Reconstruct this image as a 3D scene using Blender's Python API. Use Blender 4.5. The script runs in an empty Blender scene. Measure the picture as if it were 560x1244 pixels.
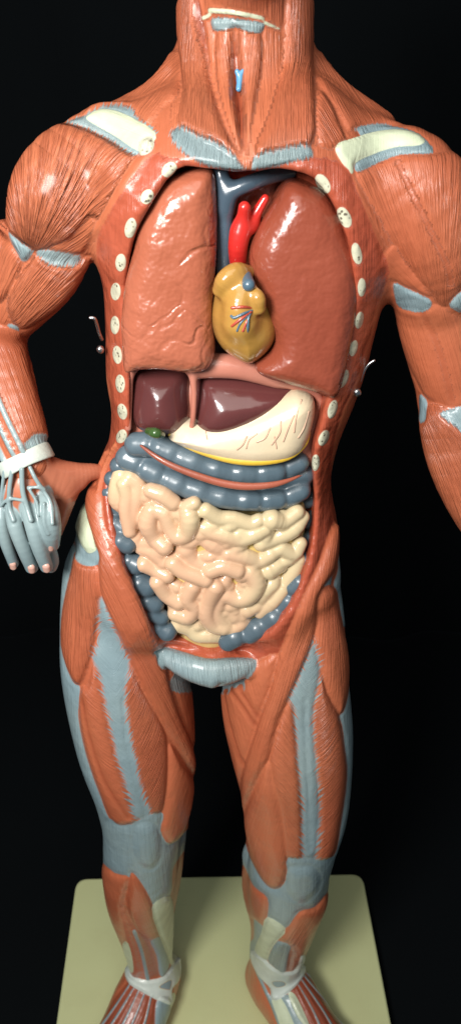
import bpy, math, time
import numpy as np
import openvdb as vdb
T0 = time.time()
S = 0.45                      # authoring units -> metres
F = 900.0; PIT = math.radians(31.7); CP, SP = math.cos(PIT), math.sin(PIT)
col = bpy.context.scene.collection
rng = np.random.default_rng(7)

# ------------------------------------------------------------------ camera helpers
def P(px, py, Y):
    a = (px-280)/F; b = (622-py)/F
    d = np.array([a, CP+b*SP, -SP+b*CP]); return d*(Y/d[1])
def PZ(px, py, z):
    a = (px-280)/F; b = (622-py)/F
    d = np.array([a, CP+b*SP, -SP+b*CP]); return d*(z/d[2])
def zc(p): return p[..., 1]*CP - p[..., 2]*SP
def proj(p):
    z = zc(p); u = p[..., 1]*SP + p[..., 2]*CP
    return 280+F*p[..., 0]/z, 622-F*u/z

# ------------------------------------------------------------------ sdf primitives
def catmull(pts, n=4):
    pts = np.array(pts, float)
    if len(pts) < 3: return pts
    q = np.vstack([2*pts[0]-pts[1], pts, 2*pts[-1]-pts[-2]]); out = []
    for i in range(1, len(q)-2):
        for t in np.arange(n)/n:
            a, b, c, d = q[i-1:i+3]
            out.append(.5*((2*b)+(-a+c)*t+(2*a-5*b+4*c-d)*t*t+(-a+3*b-3*c+d)*t**3))
    out.append(q[-2]); return np.array(out)

class Chain:
    def __init__(s, pts, ky=1.0, cls=0, k=.01, n=4, world=False, sub=False, ks=0):
        w = []
        for p in pts:
            if world: w.append(list(p[:4]))
            else:
                q = P(*p[:3]); w.append([*q, p[3]*zc(q)/F])
        s.q = catmull(w, n); s.ky = ky; s.ks = ks; s.cls = cls; s.k = k; s.sub = sub
        r = s.q[:, 3:]*max(1, ky)
        s.lo = (s.q[:, :3]-r).min(0); s.hi = (s.q[:, :3]+r).max(0)
    def d(s, p):
        sc = np.array([1, 1/s.ky, 1]); pp = p*sc
        out = np.full(len(p), 9.)
        for i in range(len(s.q)-1):
            a = s.q[i, :3]*sc; b = s.q[i+1, :3]*sc; ab = b-a; L = ab@ab+1e-12
            t = np.clip(((pp-a)@ab)/L, 0, 1)
            dd = np.sqrt(((pp-a-t[:, None]*ab)**2).sum(1)) - (s.q[i, 3]+(s.q[i+1, 3]-s.q[i, 3])*t)
            out = np.minimum(out, dd) if not s.ks else smin(out, dd, s.ks)
        return out

def polydist(x, y, poly):
    """signed distance, positive inside"""
    poly = np.asarray(poly, float); n = len(poly)
    d = np.full(x.shape, 1e18); ins = np.zeros(x.shape, bool)
    for i in range(n):
        ax, ay = poly[i]; bx, by = poly[(i+1) % n]
        ex, ey = bx-ax, by-ay
        t = np.clip(((x-ax)*ex+(y-ay)*ey)/(ex*ex+ey*ey+1e-18), 0, 1)
        d = np.minimum(d, (x-ax-t*ex)**2+(y-ay-t*ey)**2)
        if ay != by:
            c = (ay > y) != (by > y)
            ins ^= c & (x < ex*(y-ay)/ey+ax)
    d = np.sqrt(d); return np.where(ins, d, -d)

def smooth_poly(poly, n=3):
    p = np.array(poly, float); q = np.vstack([p[-1], p, p[0], p[1]]); out = []
    for i in range(1, len(q)-2):
        a, b, c, d = q[i-1:i+3]
        for t in np.arange(n)/n:
            out.append(.5*((2*b)+(-a+c)*t+(2*a-5*b+4*c-d)*t*t+(-a+3*b-3*c+d)*t**3))
    return np.array(out)

class Pillow:
    """outline traced as seen at depth Y, extruded in y to half thickness h with edge rounding r"""
    def __init__(s, poly, Y, h, r, yc=None, cls=0, k=.01, sub=False, n=3):
        poly = smooth_poly(poly, n) if n > 1 else np.array(poly, float)
        w = np.array([P(a, b, Y) for a, b in poly]); s.poly = w[:, [0, 2]]
        s.Y, s.h, s.r, s.yc, s.cls, s.k, s.sub = Y, h, r, yc, cls, k, sub
        m = .12 if yc else 0
        s.lo = np.array([s.poly[:, 0].min(), Y-h-m, s.poly[:, 1].min()])
        s.hi = np.array([s.poly[:, 0].max(), Y+h+m, s.poly[:, 1].max()])
    def d(s, p):
        d2 = -polydist(p[:, 0], p[:, 2], s.poly)
        yc = s.Y if s.yc is None else s.Y+s.yc(p[:, 0], p[:, 2])
        q1 = d2+s.r; q2 = np.abs(p[:, 1]-yc)-s.h+s.r
        return np.minimum(np.maximum(q1, q2), 0)+np.hypot(np.maximum(q1, 0), np.maximum(q2, 0))-s.r

def snap(prs, x, y, off=0.):
    d0 = P(x, y, 1.0); Y = .75
    for _ in range(60):
        p = d0*Y; v = min(float(q.d(p[None])[0]) for q in prs if not q.sub)
        if v < 2e-4: break
        Y += max(v, 2e-4)*.8
    return Y+off

def smin(a, b, k):
    h = np.maximum(k-np.abs(a-b), 0)/k
    return np.minimum(a, b)-h*h*k*.25
def smax(a, b, k): return -smin(-a, -b, k)

def build_arrays(prims, vox, subdiv=1):
    lo = np.min([p.lo for p in prims if not p.sub], 0)-4*vox
    hi = np.max([p.hi for p in prims if not p.sub], 0)+4*vox
    n = np.ceil((hi-lo)/vox).astype(int)+1
    G = np.full(n, 1., np.float32)
    for pr in prims:
        pad = 3*vox+pr.k
        a = np.clip(np.floor((pr.lo-pad-lo)/vox).astype(int), 0, n); b = np.clip(np.ceil((pr.hi+pad-lo)/vox).astype(int)+1, 0, n)
        if (b <= a).any(): continue
        ax = [lo[i]+vox*np.arange(a[i], b[i]) for i in range(3)]
        sl = tuple(slice(a[i], b[i]) for i in range(3))
        X = np.stack(np.meshgrid(*ax, indexing='ij'), -1).reshape(-1, 3)
        d = pr.d(X).astype(np.float32).reshape([b[i]-a[i] for i in range(3)])
        G[sl] = smax(G[sl], -d, pr.k) if pr.sub else smin(G[sl], d, pr.k)
    g = vdb.FloatGrid(1.0); g.copyFromArray(np.minimum(G, 1.))
    pts, quads = g.convertToQuads(0.0)
    del G
    V = lo+np.asarray(pts, float)*vox; Q = np.asarray(quads, np.int64)
    for _ in range(subdiv):
        E = np.stack([Q, np.roll(Q, -1, 1)], -1).reshape(-1, 2); E.sort(1)
        key = E[:, 0]*len(V)+E[:, 1]; uk, inv = np.unique(key, return_inverse=True); inv = inv.reshape(-1, 4)
        me = (V[uk//len(V)]+V[uk % len(V)])/2; c = V[Q].mean(1); n0 = len(V); n1 = n0+len(me)
        ci = n1+np.arange(len(Q)); e = n0+inv
        Q = np.concatenate([np.stack([Q[:, i], e[:, i], ci, e[:, (i-1) % 4]], 1) for i in range(4)])
        V = np.concatenate([V, me, c])
    def f(p):
        out = np.full(len(p), 1.)
        for pr in prims:
            pad = 6*vox+pr.k
            m = ((p > pr.lo-pad) & (p < pr.hi+pad)).all(1); ix = np.nonzero(m)[0]
            if not len(ix): continue
            d = pr.d(p[ix]); out[ix] = smax(out[ix], -d, pr.k) if pr.sub else smin(out[ix], d, pr.k)
        return out
    e = vox*.12; K = np.array([[1, -1, -1], [-1, -1, 1], [-1, 1, -1], [1, 1, 1]], float)
    for it in range(2):
        g4 = np.zeros_like(V); fm = 0
        for k4 in K:
            v = f(V+k4*e); g4 += v[:, None]*k4; fm = fm+v/4
        g4 /= 4*e; L = (g4**2).sum(1)
        step = np.clip(fm/np.maximum(L, .1), -vox, vox)
        V = V-step[:, None]*g4*(L > 1e-3)[:, None]
    N = g4/np.sqrt(np.maximum(L, 1e-9))[:, None]
    a, b, c = V[Q[:, 0]], V[Q[:, 1]], V[Q[:, 2]]
    if (np.cross(b-a, c-a)*N[Q[:, 0]]).sum() < 0: Q = Q[:, ::-1]
    cd = None
    if any(p.cls for p in prims):
        cd = []
        for cl in (0, 1, 2):
            o = np.full(len(V), .05)
            for pr in prims:
                if pr.sub or pr.cls != cl: continue
                m = ((V > pr.lo-.05) & (V < pr.hi+.05)).all(1); ix = np.nonzero(m)[0]
                if len(ix): o[ix] = np.minimum(o[ix], pr.d(V[ix]))
            cd.append(o)
    return V, N, Q, cd

def vnormals(V, Q):
    n = np.cross(V[Q[:, 2]]-V[Q[:, 0]], V[Q[:, 3]]-V[Q[:, 1]]); N = np.zeros_like(V)
    for i in range(4):
        for c in range(3): N[:, c] += np.bincount(Q[:, i], n[:, c], len(V))
    return N/np.maximum(np.sqrt((N**2).sum(1)), 1e-12)[:, None]

def link(name, me, mat, parent=None, label=None):
    o = bpy.data.objects.new(name, me); col.objects.link(o)
    if mat: me.materials.append(mat)
    if parent: o.parent = parent
    if label: o['label'] = label
    return o
def make_mesh(name, V, Q, attrs=None, normals=None):
    me = bpy.data.meshes.new(name); me.vertices.add(len(V)); me.vertices.foreach_set('co', (V*S).ravel().astype(np.float32))
    k = Q.shape[1]
    me.loops.add(Q.size); me.loops.foreach_set('vertex_index', Q.ravel().astype(np.int32))
    me.polygons.add(len(Q)); me.polygons.foreach_set('loop_start', (np.arange(len(Q))*k).astype(np.int32))
    me.update(calc_edges=True); me.polygons.foreach_set('use_smooth', np.ones(len(Q), bool))
    for a, v in (attrs or {}).items():
        at = me.attributes.new(a, 'FLOAT', 'POINT'); at.data.foreach_set('value', v.astype(np.float32))
    if normals is not None: me.normals_split_custom_set_from_vertices(normals.tolist())
    return me
def sdf_obj(name, prims, vox, mat, parent=None, label=None, subdiv=1, attr=None, disp=None, smooth=0):
    V, N, Q, cd = build_arrays(prims, vox, subdiv)
    dg = np.bincount(Q.ravel(), minlength=len(V))*2.
    for _ in range(smooth):
        O = np.zeros_like(V)
        for i in range(4):
            for c in range(3): O[:, c] += np.bincount(Q[:, i], V[Q[:, (i+1) % 4], c]+V[Q[:, (i-1) % 4], c], len(V))
        V = .3*V+.7*O/dg[:, None]
    if disp: V = V+N*disp(V, N)[:, None]
    at = {}
    if cd:
        pxs = F/zc(V)
        at['dT'] = np.clip((cd[0]-cd[1])*pxs*.5, -9, 9); at['dB'] = np.clip((np.minimum(cd[0], cd[1])-cd[2])*pxs*.5, -9, 9)
    if attr: at.update(attr(V))
    return link(name, make_mesh(name, V, Q, at), mat, parent, label)

# ------------------------------------------------------------------ materials
def newmat(name):
    m = bpy.data.materials.new(name); m.use_nodes = True; nt = m.node_tree
    return m, nt, nt.nodes['Principled BSDF']
def nd(nt, t, **kw):
    n = nt.nodes.new(t)
    for k, v in kw.items():
        if k.startswith('i_'): n.inputs[k[2:].replace('_', ' ')].default_value = v
        else: setattr(n, k, v)
    return n
def math_(nt, op, a, b=None, c=None, clamp=False):
    n = nt.nodes.new('ShaderNodeMath'); n.operation = op; n.use_clamp = clamp
    for i, v in enumerate((a, b, c)):
        if v is None: continue
        if isinstance(v, (int, float)): n.inputs[i].default_value = v
        else: nt.links.new(v, n.inputs[i])
    return n.outputs[0]
def mixc(nt, f, a, b):
    n = nt.nodes.new('ShaderNodeMix'); n.data_type = 'RGBA'
    for i, v in ((0, f), (6, a), (7, b)):
        if isinstance(v, (int, float)): n.inputs[i].default_value = v
        elif isinstance(v, tuple): n.inputs[i].default_value = (*v, 1)
        else: nt.links.new(v, n.inputs[i])
    return n.outputs[2]
def noise(nt, vec, scale, detail=2, rough=.5):
    n = nd(nt, 'ShaderNodeTexNoise'); n.inputs['Scale'].default_value = scale; n.inputs['Detail'].default_value = detail
    n.inputs['Roughness'].default_value = rough
    if vec is not None: nt.links.new(vec, n.inputs['Vector'])
    return n.outputs['Fac']
def objco(nt): return nd(nt, 'ShaderNodeTexCoord').outputs['Object']
def attr(nt, name):
    n = nd(nt, 'ShaderNodeAttribute'); n.attribute_name = name; return n.outputs['Fac']
def bump(nt, h, strength, dist, prev=None):
    n = nd(nt, 'ShaderNodeBump'); n.inputs['Strength'].default_value = strength; n.inputs['Distance'].default_value = dist
    nt.links.new(h, n.inputs['Height'])
    if prev: nt.links.new(prev, n.inputs['Normal'])
    return n.outputs[0]
def ramp(nt, v, lo, hi):
    n = nd(nt, 'ShaderNodeMapRange'); n.interpolation_type = 'SMOOTHSTEP'
    nt.links.new(v, n.inputs[0]); n.inputs[1].default_value = lo; n.inputs[2].default_value = hi; return n.outputs[0]

MUS = (.445, .115, .052); TEN = (.225, .315, .345); BON = (.60, .66, .47)
def body_mat(name='painted_muscle', mus=MUS, ten=TEN, bon=BON, rough=.36, lump=.25, speck=False):
    m, nt, b = newmat(name)
    oc = objco(nt); s = attr(nt, 's'); t = attr(nt, 't'); fz = attr(nt, 'fz')
    cmb = nd(nt, 'ShaderNodeCombineXYZ'); nt.links.new(s, cmb.inputs[0]); nt.links.new(math_(nt, 'MULTIPLY', t, .012), cmb.inputs[1])
    fib = noise(nt, cmb.outputs[0], 1.0, 3, .65)
    cm2 = nd(nt, 'ShaderNodeCombineXYZ'); nt.links.new(math_(nt, 'MULTIPLY', s, 1.9), cm2.inputs[0]); nt.links.new(math_(nt, 'MULTIPLY', t, .03), cm2.inputs[1])
    fine = noise(nt, cm2.outputs[0], 1.0, 1, .5)
    big = noise(nt, oc, 9, 3); fin3 = noise(nt, oc, 60, 3)
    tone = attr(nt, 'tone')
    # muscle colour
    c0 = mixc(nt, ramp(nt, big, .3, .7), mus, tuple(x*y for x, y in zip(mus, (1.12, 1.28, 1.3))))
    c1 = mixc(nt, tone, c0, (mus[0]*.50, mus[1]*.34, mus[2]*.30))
    gro = ramp(nt, fib, .60, .40)
    c1 = mixc(nt, math_(nt, 'MULTIPLY', gro, math_(nt, 'MULTIPLY', fz, .24)), c1, (mus[0]*.42, mus[1]*.32, mus[2]*.3))
    tc = mixc(nt, ramp(nt, big, .3, .7), ten, tuple(x*y for x, y in zip(ten, (1.25, 1.15, 1.05))))
    tc = mixc(nt, math_(nt, 'MULTIPLY', ramp(nt, fine, .35, .65), .35), tc, tuple(x*.72 for x in ten))
    bc = mixc(nt, ramp(nt, fin3, .3, .7), bon, tuple(x*.86 for x in bon))
    if speck:
        v = nd(nt, 'ShaderNodeTexVoronoi'); v.inputs['Scale'].default_value = 430; nt.links.new(oc, v.inputs['Vector'])
        f = math_(nt, 'MULTIPLY', ramp(nt, v.outputs['Distance'], .42, .18), ramp(nt, noise(nt, oc, 170, 1), .38, .5))
        f = math_(nt, 'MULTIPLY', f, ramp(nt, attr(nt, 'dB'), 1.0, 2.2))
        bc = mixc(nt, f, (.56, .55, .41), (.13, .11, .08))
    too = attr(nt, 'tooth')
    cm3 = nd(nt, 'ShaderNodeCombineXYZ'); nt.links.new(attr(nt, 's2'), cm3.inputs[0])
    fib2 = noise(nt, cm3.outputs[0], 1.0, 3, .6)
    w = math_(nt, 'MULTIPLY', math_(nt, 'SUBTRACT', fib2, .5), math_(nt, 'MULTIPLY', too, 30.0))
    w2 = math_(nt, 'MULTIPLY', math_(nt, 'SUBTRACT', fin3, .5), .7)
    dT = math_(nt, 'ADD', math_(nt, 'ADD', attr(nt, 'dT'), w), w2)
    dB = math_(nt, 'ADD', attr(nt, 'dB'), w2)
    fT = ramp(nt, math_(nt, 'DIVIDE', dT, math_(nt, 'ADD', math_(nt, 'MULTIPLY', too, 1.3), 1.0)), -.7, .9); fB = ramp(nt, dB, -.6, .7)
    c = mixc(nt, fB, mixc(nt, fT, c1, tc), bc)
    nt.links.new(c, b.inputs['Base Color'])
    h = math_(nt, 'ADD', math_(nt, 'MULTIPLY', fib, 1.0), math_(nt, 'MULTIPLY', fine, .35))
    h = math_(nt, 'MULTIPLY', h, fz)
    n1 = bump(nt, h, 1.0, .0021)
    lm = noise(nt, oc, 75, 2, .5)
    n2 = bump(nt, lm, lump, .004, n1)
    n3 = bump(nt, math_(nt, 'ADD', fT, fB), .2, .0010, n2)
    nt.links.new(n3, b.inputs['Normal'])
    ro = math_(nt, 'ADD', math_(nt, 'MULTIPLY', fin3, .22), rough-.1); nt.links.new(ro, b.inputs['Roughness'])
    b.inputs['Coat Weight'].default_value = .25; b.inputs['Coat Roughness'].default_value = .18
    b.inputs['Subsurface Weight'].default_value = .0
    return m
def plastic(name, c, c2=None, rough=.3, coat=.35, scale=12, lump=.2, lscale=60, ldist=.003, lo=.35, hi=.65):
    m, nt, b = newmat(name); oc = objco(nt)
    c2 = c2 or tuple(x*.8 for x in c)
    n = noise(nt, oc, scale, 3); cc = mixc(nt, ramp(nt, n, lo, hi), c, c2); nt.links.new(cc, b.inputs['Base Color'])
    nn = bump(nt, noise(nt, oc, lscale, 3), lump, ldist); nt.links.new(nn, b.inputs['Normal'])
    ro = math_(nt, 'ADD', math_(nt, 'MULTIPLY', noise(nt, oc, 90, 2), .2), rough-.1); nt.links.new(ro, b.inputs['Roughness'])
    b.inputs['Coat Weight'].default_value = coat; b.inputs['Coat Roughness'].default_value = .12
    return m
M_body = body_mat()
M_rim = body_mat('cut_chest_wall', mus=(.42, .085, .042), rough=.30, lump=.7, speck=True)
M_strapb = body_mat('strap_on_ankle', bon=(.60, .66, .60), lump=.1)
M_hand = body_mat('painted_hand', mus=(.40, .12, .065), lump=.1)

def rib_mat():
    m, nt, b = newmat('cut_rib_bone'); oc = objco(nt)
    v = nd(nt, 'ShaderNodeTexVoronoi'); v.inputs['Scale'].default_value = 420; nt.links.new(oc, v.inputs['Vector'])
    f = ramp(nt, v.outputs['Distance'], .34, .16); big = ramp(nt, noise(nt, oc, 160, 1), .42, .58)
    f = math_(nt, 'MULTIPLY', f, big)
    nt.links.new(mixc(nt, f, (.55, .55, .40), (.12, .10, .07)), b.inputs['Base Color']); b.inputs['Roughness'].default_value = .5
    nt.links.new(bump(nt, f, -.5, .001), b.inputs['Normal']); return m
M_rib = rib_mat()

def lung_mat(name, c, c2, wr=.5, gl=.65):
    m, nt, b = newmat(name); oc = objco(nt)
    v = nd(nt, 'ShaderNodeTexVoronoi'); v.feature = 'DISTANCE_TO_EDGE'; v.inputs['Scale'].default_value = 38
    wob = nd(nt, 'ShaderNodeTexNoise'); wob.inputs['Scale'].default_value = 30; nt.links.new(oc, wob.inputs['Vector'])
    mx = nd(nt, 'ShaderNodeMix'); mx.data_type = 'VECTOR'; mx.inputs[0].default_value = .06
    nt.links.new(oc, mx.inputs[4]); nt.links.new(wob.outputs['Color'], mx.inputs[5]); nt.links.new(mx.outputs[1], v.inputs['Vector'])
    cell = ramp(nt, v.outputs['Distance'], .0, .10)
    patch = ramp(nt, noise(nt, oc, 12, 2), .42, .62)
    n = noise(nt, oc, 10, 3)
    nt.links.new(mixc(nt, ramp(nt, n, .35, .65), c, c2), b.inputs['Base Color'])
    h = math_(nt, 'MULTIPLY', cell, patch)
    n1 = bump(nt, h, wr, .0022); n2 = bump(nt, noise(nt, oc, 62, 3, .6), gl, .004, n1)
    nt.links.new(n2, b.inputs['Normal']); b.inputs['Roughness'].default_value = .27
    b.inputs['Coat Weight'].default_value = .3; b.inputs['Coat Roughness'].default_value = .12
    return m
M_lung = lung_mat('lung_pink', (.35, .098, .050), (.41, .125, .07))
M_lungShade = lung_mat('lung_shaded_pink', (.225, .048, .025), (.27, .063, .034), .35, .5)  # lung colour darkened to hold the weaker light on this side
M_heart = plastic('heart_ochre', (.42, .225, .05), (.24, .12, .045), rough=.22, scale=24, lump=.35, lscale=40)
M_vein = plastic('vein_blue', (.055, .085, .115), (.08, .13, .17), rough=.28, lump=.1)
M_veinb = plastic('vein_line_blue', (.08, .14, .19), rough=.35, lump=0.05)
M_art = plastic('artery_red', (.60, .03, .022), (.50, .02, .018), rough=.25, lump=.08)
M_arl = plastic('artery_line_red', (.45, .07, .04), rough=.35, lump=.05)
M_liver = plastic('liver_maroon', (.120, .034, .033), (.095, .027, .026), rough=.22, coat=.5, lump=.3, lscale=28, ldist=.003)
M_gall = plastic('gall_green', (.05, .11, .03), rough=.25)
M_stom = plastic('stomach_cream', (.66, .54, .36), (.70, .58, .42), rough=.3, lump=.2)
M_stv = plastic('stomach_vein', (.62, .40, .28), rough=.4, lump=.05)
M_yel = plastic('fat_yellow', (.62, .40, .035), (.66, .45, .08), rough=.35)
M_colon = plastic('colon_slate', (.08, .12, .148), (.105, .145, .172), rough=.32, coat=.25, lump=.5, lscale=40, ldist=.004)
M_colonD = plastic('colon_slate_dark', (.06, .095, .12), (.085, .12, .145), rough=.34, coat=.2, lump=.5, lscale=40, ldist=.004)
M_tae = plastic('taenia_red', (.36, .10, .06), rough=.35)
M_diap = plastic('diaphragm_pink', (.50, .20, .14), (.46, .16, .11), rough=.35, lump=.3, lscale=35)
M_int = plastic('intestine_cream', (.60, .48, .29), (.62, .38, .24), rough=.2, coat=.5, scale=11, lump=.12, lscale=30, lo=.42, hi=.60)
M_mes = plastic('mesentery_yellow', (.60, .48, .20), (.62, .44, .14), rough=.4)
M_metal, _nt, _b = newmat('clip_metal'); _b.inputs['Metallic'].default_value = 1; _b.inputs['Roughness'].default_value = .3; _b.inputs['Base Color'].default_value = (.42, .44, .45, 1)
M_base = plastic('base_cream_lacquer', (.59, .62, .33), (.55, .575, .30), rough=.42, coat=.1, scale=4, lump=.06, lscale=130, ldist=.001)
_n = M_base.node_tree; _p = _n.nodes['Principled BSDF']; _o = objco(_n)
_sc = nd(_n, 'ShaderNodeMapping'); _sc.inputs['Scale'].default_value = (3, 60, 3); _sc.inputs['Rotation'].default_value = (0, 0, .7); _n.links.new(_o, _sc.inputs['Vector'])
_src = _p.inputs['Base Color'].links[0].from_socket
_n.links.new(mixc(_n, math_(_n, 'MULTIPLY', ramp(_n, noise(_n, _sc.outputs[0], 2, 4, .7), .66, .74), .35), mixc(_n, math_(_n, 'MULTIPLY', ramp(_n, noise(_n, _o, 7, 5, .7), .5, .75), .3), _src, (.47, .46, .24)), (.38, .37, .2)), _p.inputs['Base Color'])
M_black, _nt, _b = newmat('black_cloth')
_oc = objco(_nt)
_nt.links.new(mixc(_nt, noise(_nt, _oc, 3, 3), (.0010, .0018, .0024), (.0022, .0035, .0045)), _b.inputs['Base Color'])
_b.inputs['Roughness'].default_value = .95; _b.inputs['Specular IOR Level'].default_value = .12
_nt.links.new(bump(_nt, noise(_nt, _oc, 400, 2), .3, .002), _b.inputs['Normal'])
M_nail = plastic('nail_pink', (.62, .36, .29), rough=.3, lump=.1)
M_strap = plastic('strap_white', (.58, .64, .57), (.50, .56, .50), rough=.4, lump=.3, lscale=120, ldist=.002)
M_blue = plastic('larynx_blue', (.10, .30, .50), rough=.3)

# ------------------------------------------------------------------ the model
model = bpy.data.objects.new('anatomical_model', None); col.objects.link(model)
FLOOR = -2.13
model['label'] = 'orange-red muscle figure standing with one hand on hip, chest and belly open to show organs'
model['category'] = 'anatomical model'
exec_parts = []

# ---- body base form
TORSO = [(222, 100), (190, 112), (150, 140), (115, 175), (105, 240), (116, 300), (128, 340), (131, 400), (132, 450), (138, 490), (134, 530),
         (121, 562), (109, 595), (96, 640), (92, 690), (110, 725), (150, 765), (210, 810), (262, 828), (304, 812), (350, 765), (385, 728), (402, 700),
         (409, 680), (408, 630), (401, 590), (401, 560), (411, 520), (427, 480), (441, 440), (452, 395), (464, 350), (480, 300), (480, 230), (455, 160), (420, 120), (378, 90), (330, 90), (270, 90)]
CAV = [(215, 205), (250, 203), (295, 206), (340, 203), (380, 215), (405, 250), (422, 300), (428, 345), (424, 395), (412, 440), (398, 480), (388, 520),
       (380, 560), (384, 620), (378, 670), (360, 715), (335, 748), (305, 772), (262, 788), (225, 780), (200, 772), (180, 740), (160, 700), (140, 650), (128, 610),
       (138, 575), (155, 540), (157, 500), (156, 450), (152, 400), (152, 350), (162, 295), (180, 255)]
def remap(p, Y0, Y1):
    q = P(p[0], p[1], Y0); q[1] = Y1; a, b = proj(q); return (float(a), float(b))
TORSO = [remap(p, .90, 1.02) if p[1] > 780 else p for p in TORSO]
prims = [
    Pillow(TORSO, 1.02, .155, .145, k=.03),
    # neck and head above the frame
    Chain([(298, -150, 1.07, 100), (298, -60, 1.06, 80), (298, -5, 1.05, 78), (297, 60, 1.04, 77), (295, 120, 1.03, 79), (292, 175, 1.03, 84)], k=.02),
    Chain([(296, -55, .96, 50), (296, -20, .985, 40)], k=.03),
    # trapezius
    Chain([(245, 80, 1.07, 33), (190, 130, 1.05, 22), (130, 160, 1.03, 24)], k=.03),
    Chain([(352, 80, 1.07, 33), (402, 126, 1.05, 23), (455, 162, 1.03, 24)], k=.03),
    # clavicle heads
    Chain([(205, 172, .955, 9), (240, 184, .93, 9), (288, 196, .91, 9)], k=.03),
    Chain([(310, 196, .91, 9), (345, 190, .93, 9), (392, 184, .955, 8)], k=.03),
    # cavity
    Pillow(CAV, .90, .085, .03, yc=lambda x, z: -.12*np.maximum(z+.34, 0), k=.012, sub=True),
    # left-in-picture shoulder and arm
    Chain([(152, 168, .99, 26), (120, 172, .99, 36), (78, 226, .97, 52), (58, 263, .97, 44), (44, 295, .98, 29)], k=.03),
    Chain([(130, 225, .985, 34), (100, 262, .99, 33)], k=.03),
    Chain([(75, 285, .99, 42), (52, 325, 1.0, 47), (22, 362, 1.02, 42), (-12, 395, 1.05, 38)], k=.015),
    Chain([(5, 300, 1.02, 30), (-10, 350, 1.04, 40), (-25, 400, 1.06, 38)], k=.015),
    Chain([(-25, 395, 1.05, 40), (-5, 440, 1.02, 41), (13, 490, .98, 35), (27, 535, .95, 29), (34, 562, .935, 26)], k=.02),
    # right-in-picture shoulder and arm
    Chain([(432, 185, .99, 24), (455, 195, .985, 38), (495, 225, .97, 60), (520, 285, .97, 62), (535, 340, .98, 50)], k=.03),
    Chain([(460, 260, .99, 36), (500, 320, .99, 36)], k=.04),
    Chain([(520, 330, .99, 44), (530, 380, 1.0, 48), (542, 430, 1.0, 47), (551, 475, 1.0, 43), (556, 500, .99, 42)], k=.015),
    Chain([(556, 490, 1.0, 42), (566, 545, .98, 49), (592, 600, .96, 50), (625, 660, .94, 42), (655, 730, .92, 32)], k=.02),
    Chain([(192, 786, .93, 9), (222, 802, .90, 17), (259, 813, .885, 20), (294, 807, .90, 15)], k=.012),
    # legs
    Chain([(140, 700, 1.0, 60), (149, 760, .99, 72), (154, 820, .98, 74), (165, 895, .97, 69), (174, 955, .965, 57), (174, 1000, .96, 47), (172, 1035, .965, 44),
           (171, 1060, .975, 43), (171, 1092, .995, 38), (176, 1130, 1.01, 30), (182, 1165, 1.01, 24.5), (187, 1195, 1.0, 23)], k=.016, ky=1.08, n=8, ks=.005),
    Chain([(200, 1010, 1.04, 26), (192, 1060, 1.05, 29), (185, 1100, 1.05, 27), (188, 1150, 1.04, 16)], k=.03),
    Chain([(358, 700, 1.0, 50), (347, 760, .99, 69), (346, 825, .98, 74), (351, 885, .97, 74), (357, 935, .965, 67), (358, 980, .96, 61), (355, 1020, .96, 52),
           (351, 1050, .965, 48), (350, 1078, .975, 46), (347, 1108, .99, 40), (342, 1138, 1.01, 33), (335, 1168, 1.01, 28), (332, 1195, 1.0, 25)], k=.016, ky=1.08, n=8, ks=.005),
    Chain([(325, 1040, 1.04, 30), (328, 1080, 1.05, 32), (330, 1120, 1.05, 24), (322, 1160, 1.04, 16)], k=.03),
]
def foot(ax, ay, tx, ty, w):
    a = P(ax, ay, 1.0); hz = FLOOR+.06
    t = PZ(tx, ty, FLOOR+.05)
    d = t-a; d[2] = 0
    out = [[a[0]-d[0]*.12, a[1]-d[1]*.12, FLOOR+.055, .055], [a[0]+d[0]*.15, a[1]+d[1]*.15, FLOOR+.095, .07], [a[0]+d[0]*.5, a[1]+d[1]*.5, FLOOR+.07, .066*w], [a[0]+d[0]*.8, a[1]+d[1]*.8, FLOOR+.045, .06*w], [t[0], t[1], FLOOR+.028, .04*w]]
    return out
for (ax, ay, tx, ty) in ((186, 1195, 118, 1335), (334, 1195, 425, 1325)):
    f_ = foot(ax, ay, tx, ty, 1.0)
    prims.append(Chain(f_, k=.03, world=True))
    v = np.array(f_); dd = (v[-1]-v[0])[:2]; dd = dd/np.linalg.norm(dd); pr_ = np.array([-dd[1], dd[0]])
    for sgn in (-1, 1):
        g = v.copy(); g[1:, :2] += sgn*pr_*np.array([.008, .022, .04, .045])[:, None]; g[:, 3] *= .72; g[:, 2] = FLOOR+g[:, 3]
        prims.append(Chain(g.tolist(), k=.03, world=True))

# ---- regions painted and raised on the surface
REG = []
def R(name, poly, cls='M', H=0., w=14, tone=0., fan=None, dirn=None, fz=.6, sf=.35, tooth=0., feather=None, mat=None, coarse=False, n=3, flat=False, label=None):
    """fan=(x,y) fibres radiate from there; dirn=(dx,dy) parallel fibres; feather=(axis points, slant)"""
    REG.append(dict(name=name, poly=smooth_poly(poly, n) if n > 1 else np.array(poly, float), cls=cls, H=H, w=w, tone=tone, fan=fan, dirn=dirn,
                    fz=fz, sf=sf, tooth=tooth, feather=feather, mat=mat, coarse=coarse, flat=flat, label=label))
def stroke(pts, w0, w1=None, n=3):
    p = catmull(pts, n); w1 = w0 if w1 is None else w1
    t = np.gradient(p, axis=0); t /= np.linalg.norm(t, axis=1)[:, None]; nn = np.stack([-t[:, 1], t[:, 0]], 1)
    w = np.linspace(w0, w1, len(p))[:, None]
    return np.vstack([p+nn*w, (p-nn*w)[::-1]]).tolist()
def ell(x, y, a, b, tilt=0, n=14):
    c, s_ = math.cos(math.radians(tilt)), math.sin(math.radians(tilt))
    return [(x+a*math.cos(u)*c-b*math.sin(u)*s_, y+a*math.cos(u)*s_+b*math.sin(u)*c) for u in np.linspace(0, 2*math.pi, n, endpoint=False)]

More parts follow.
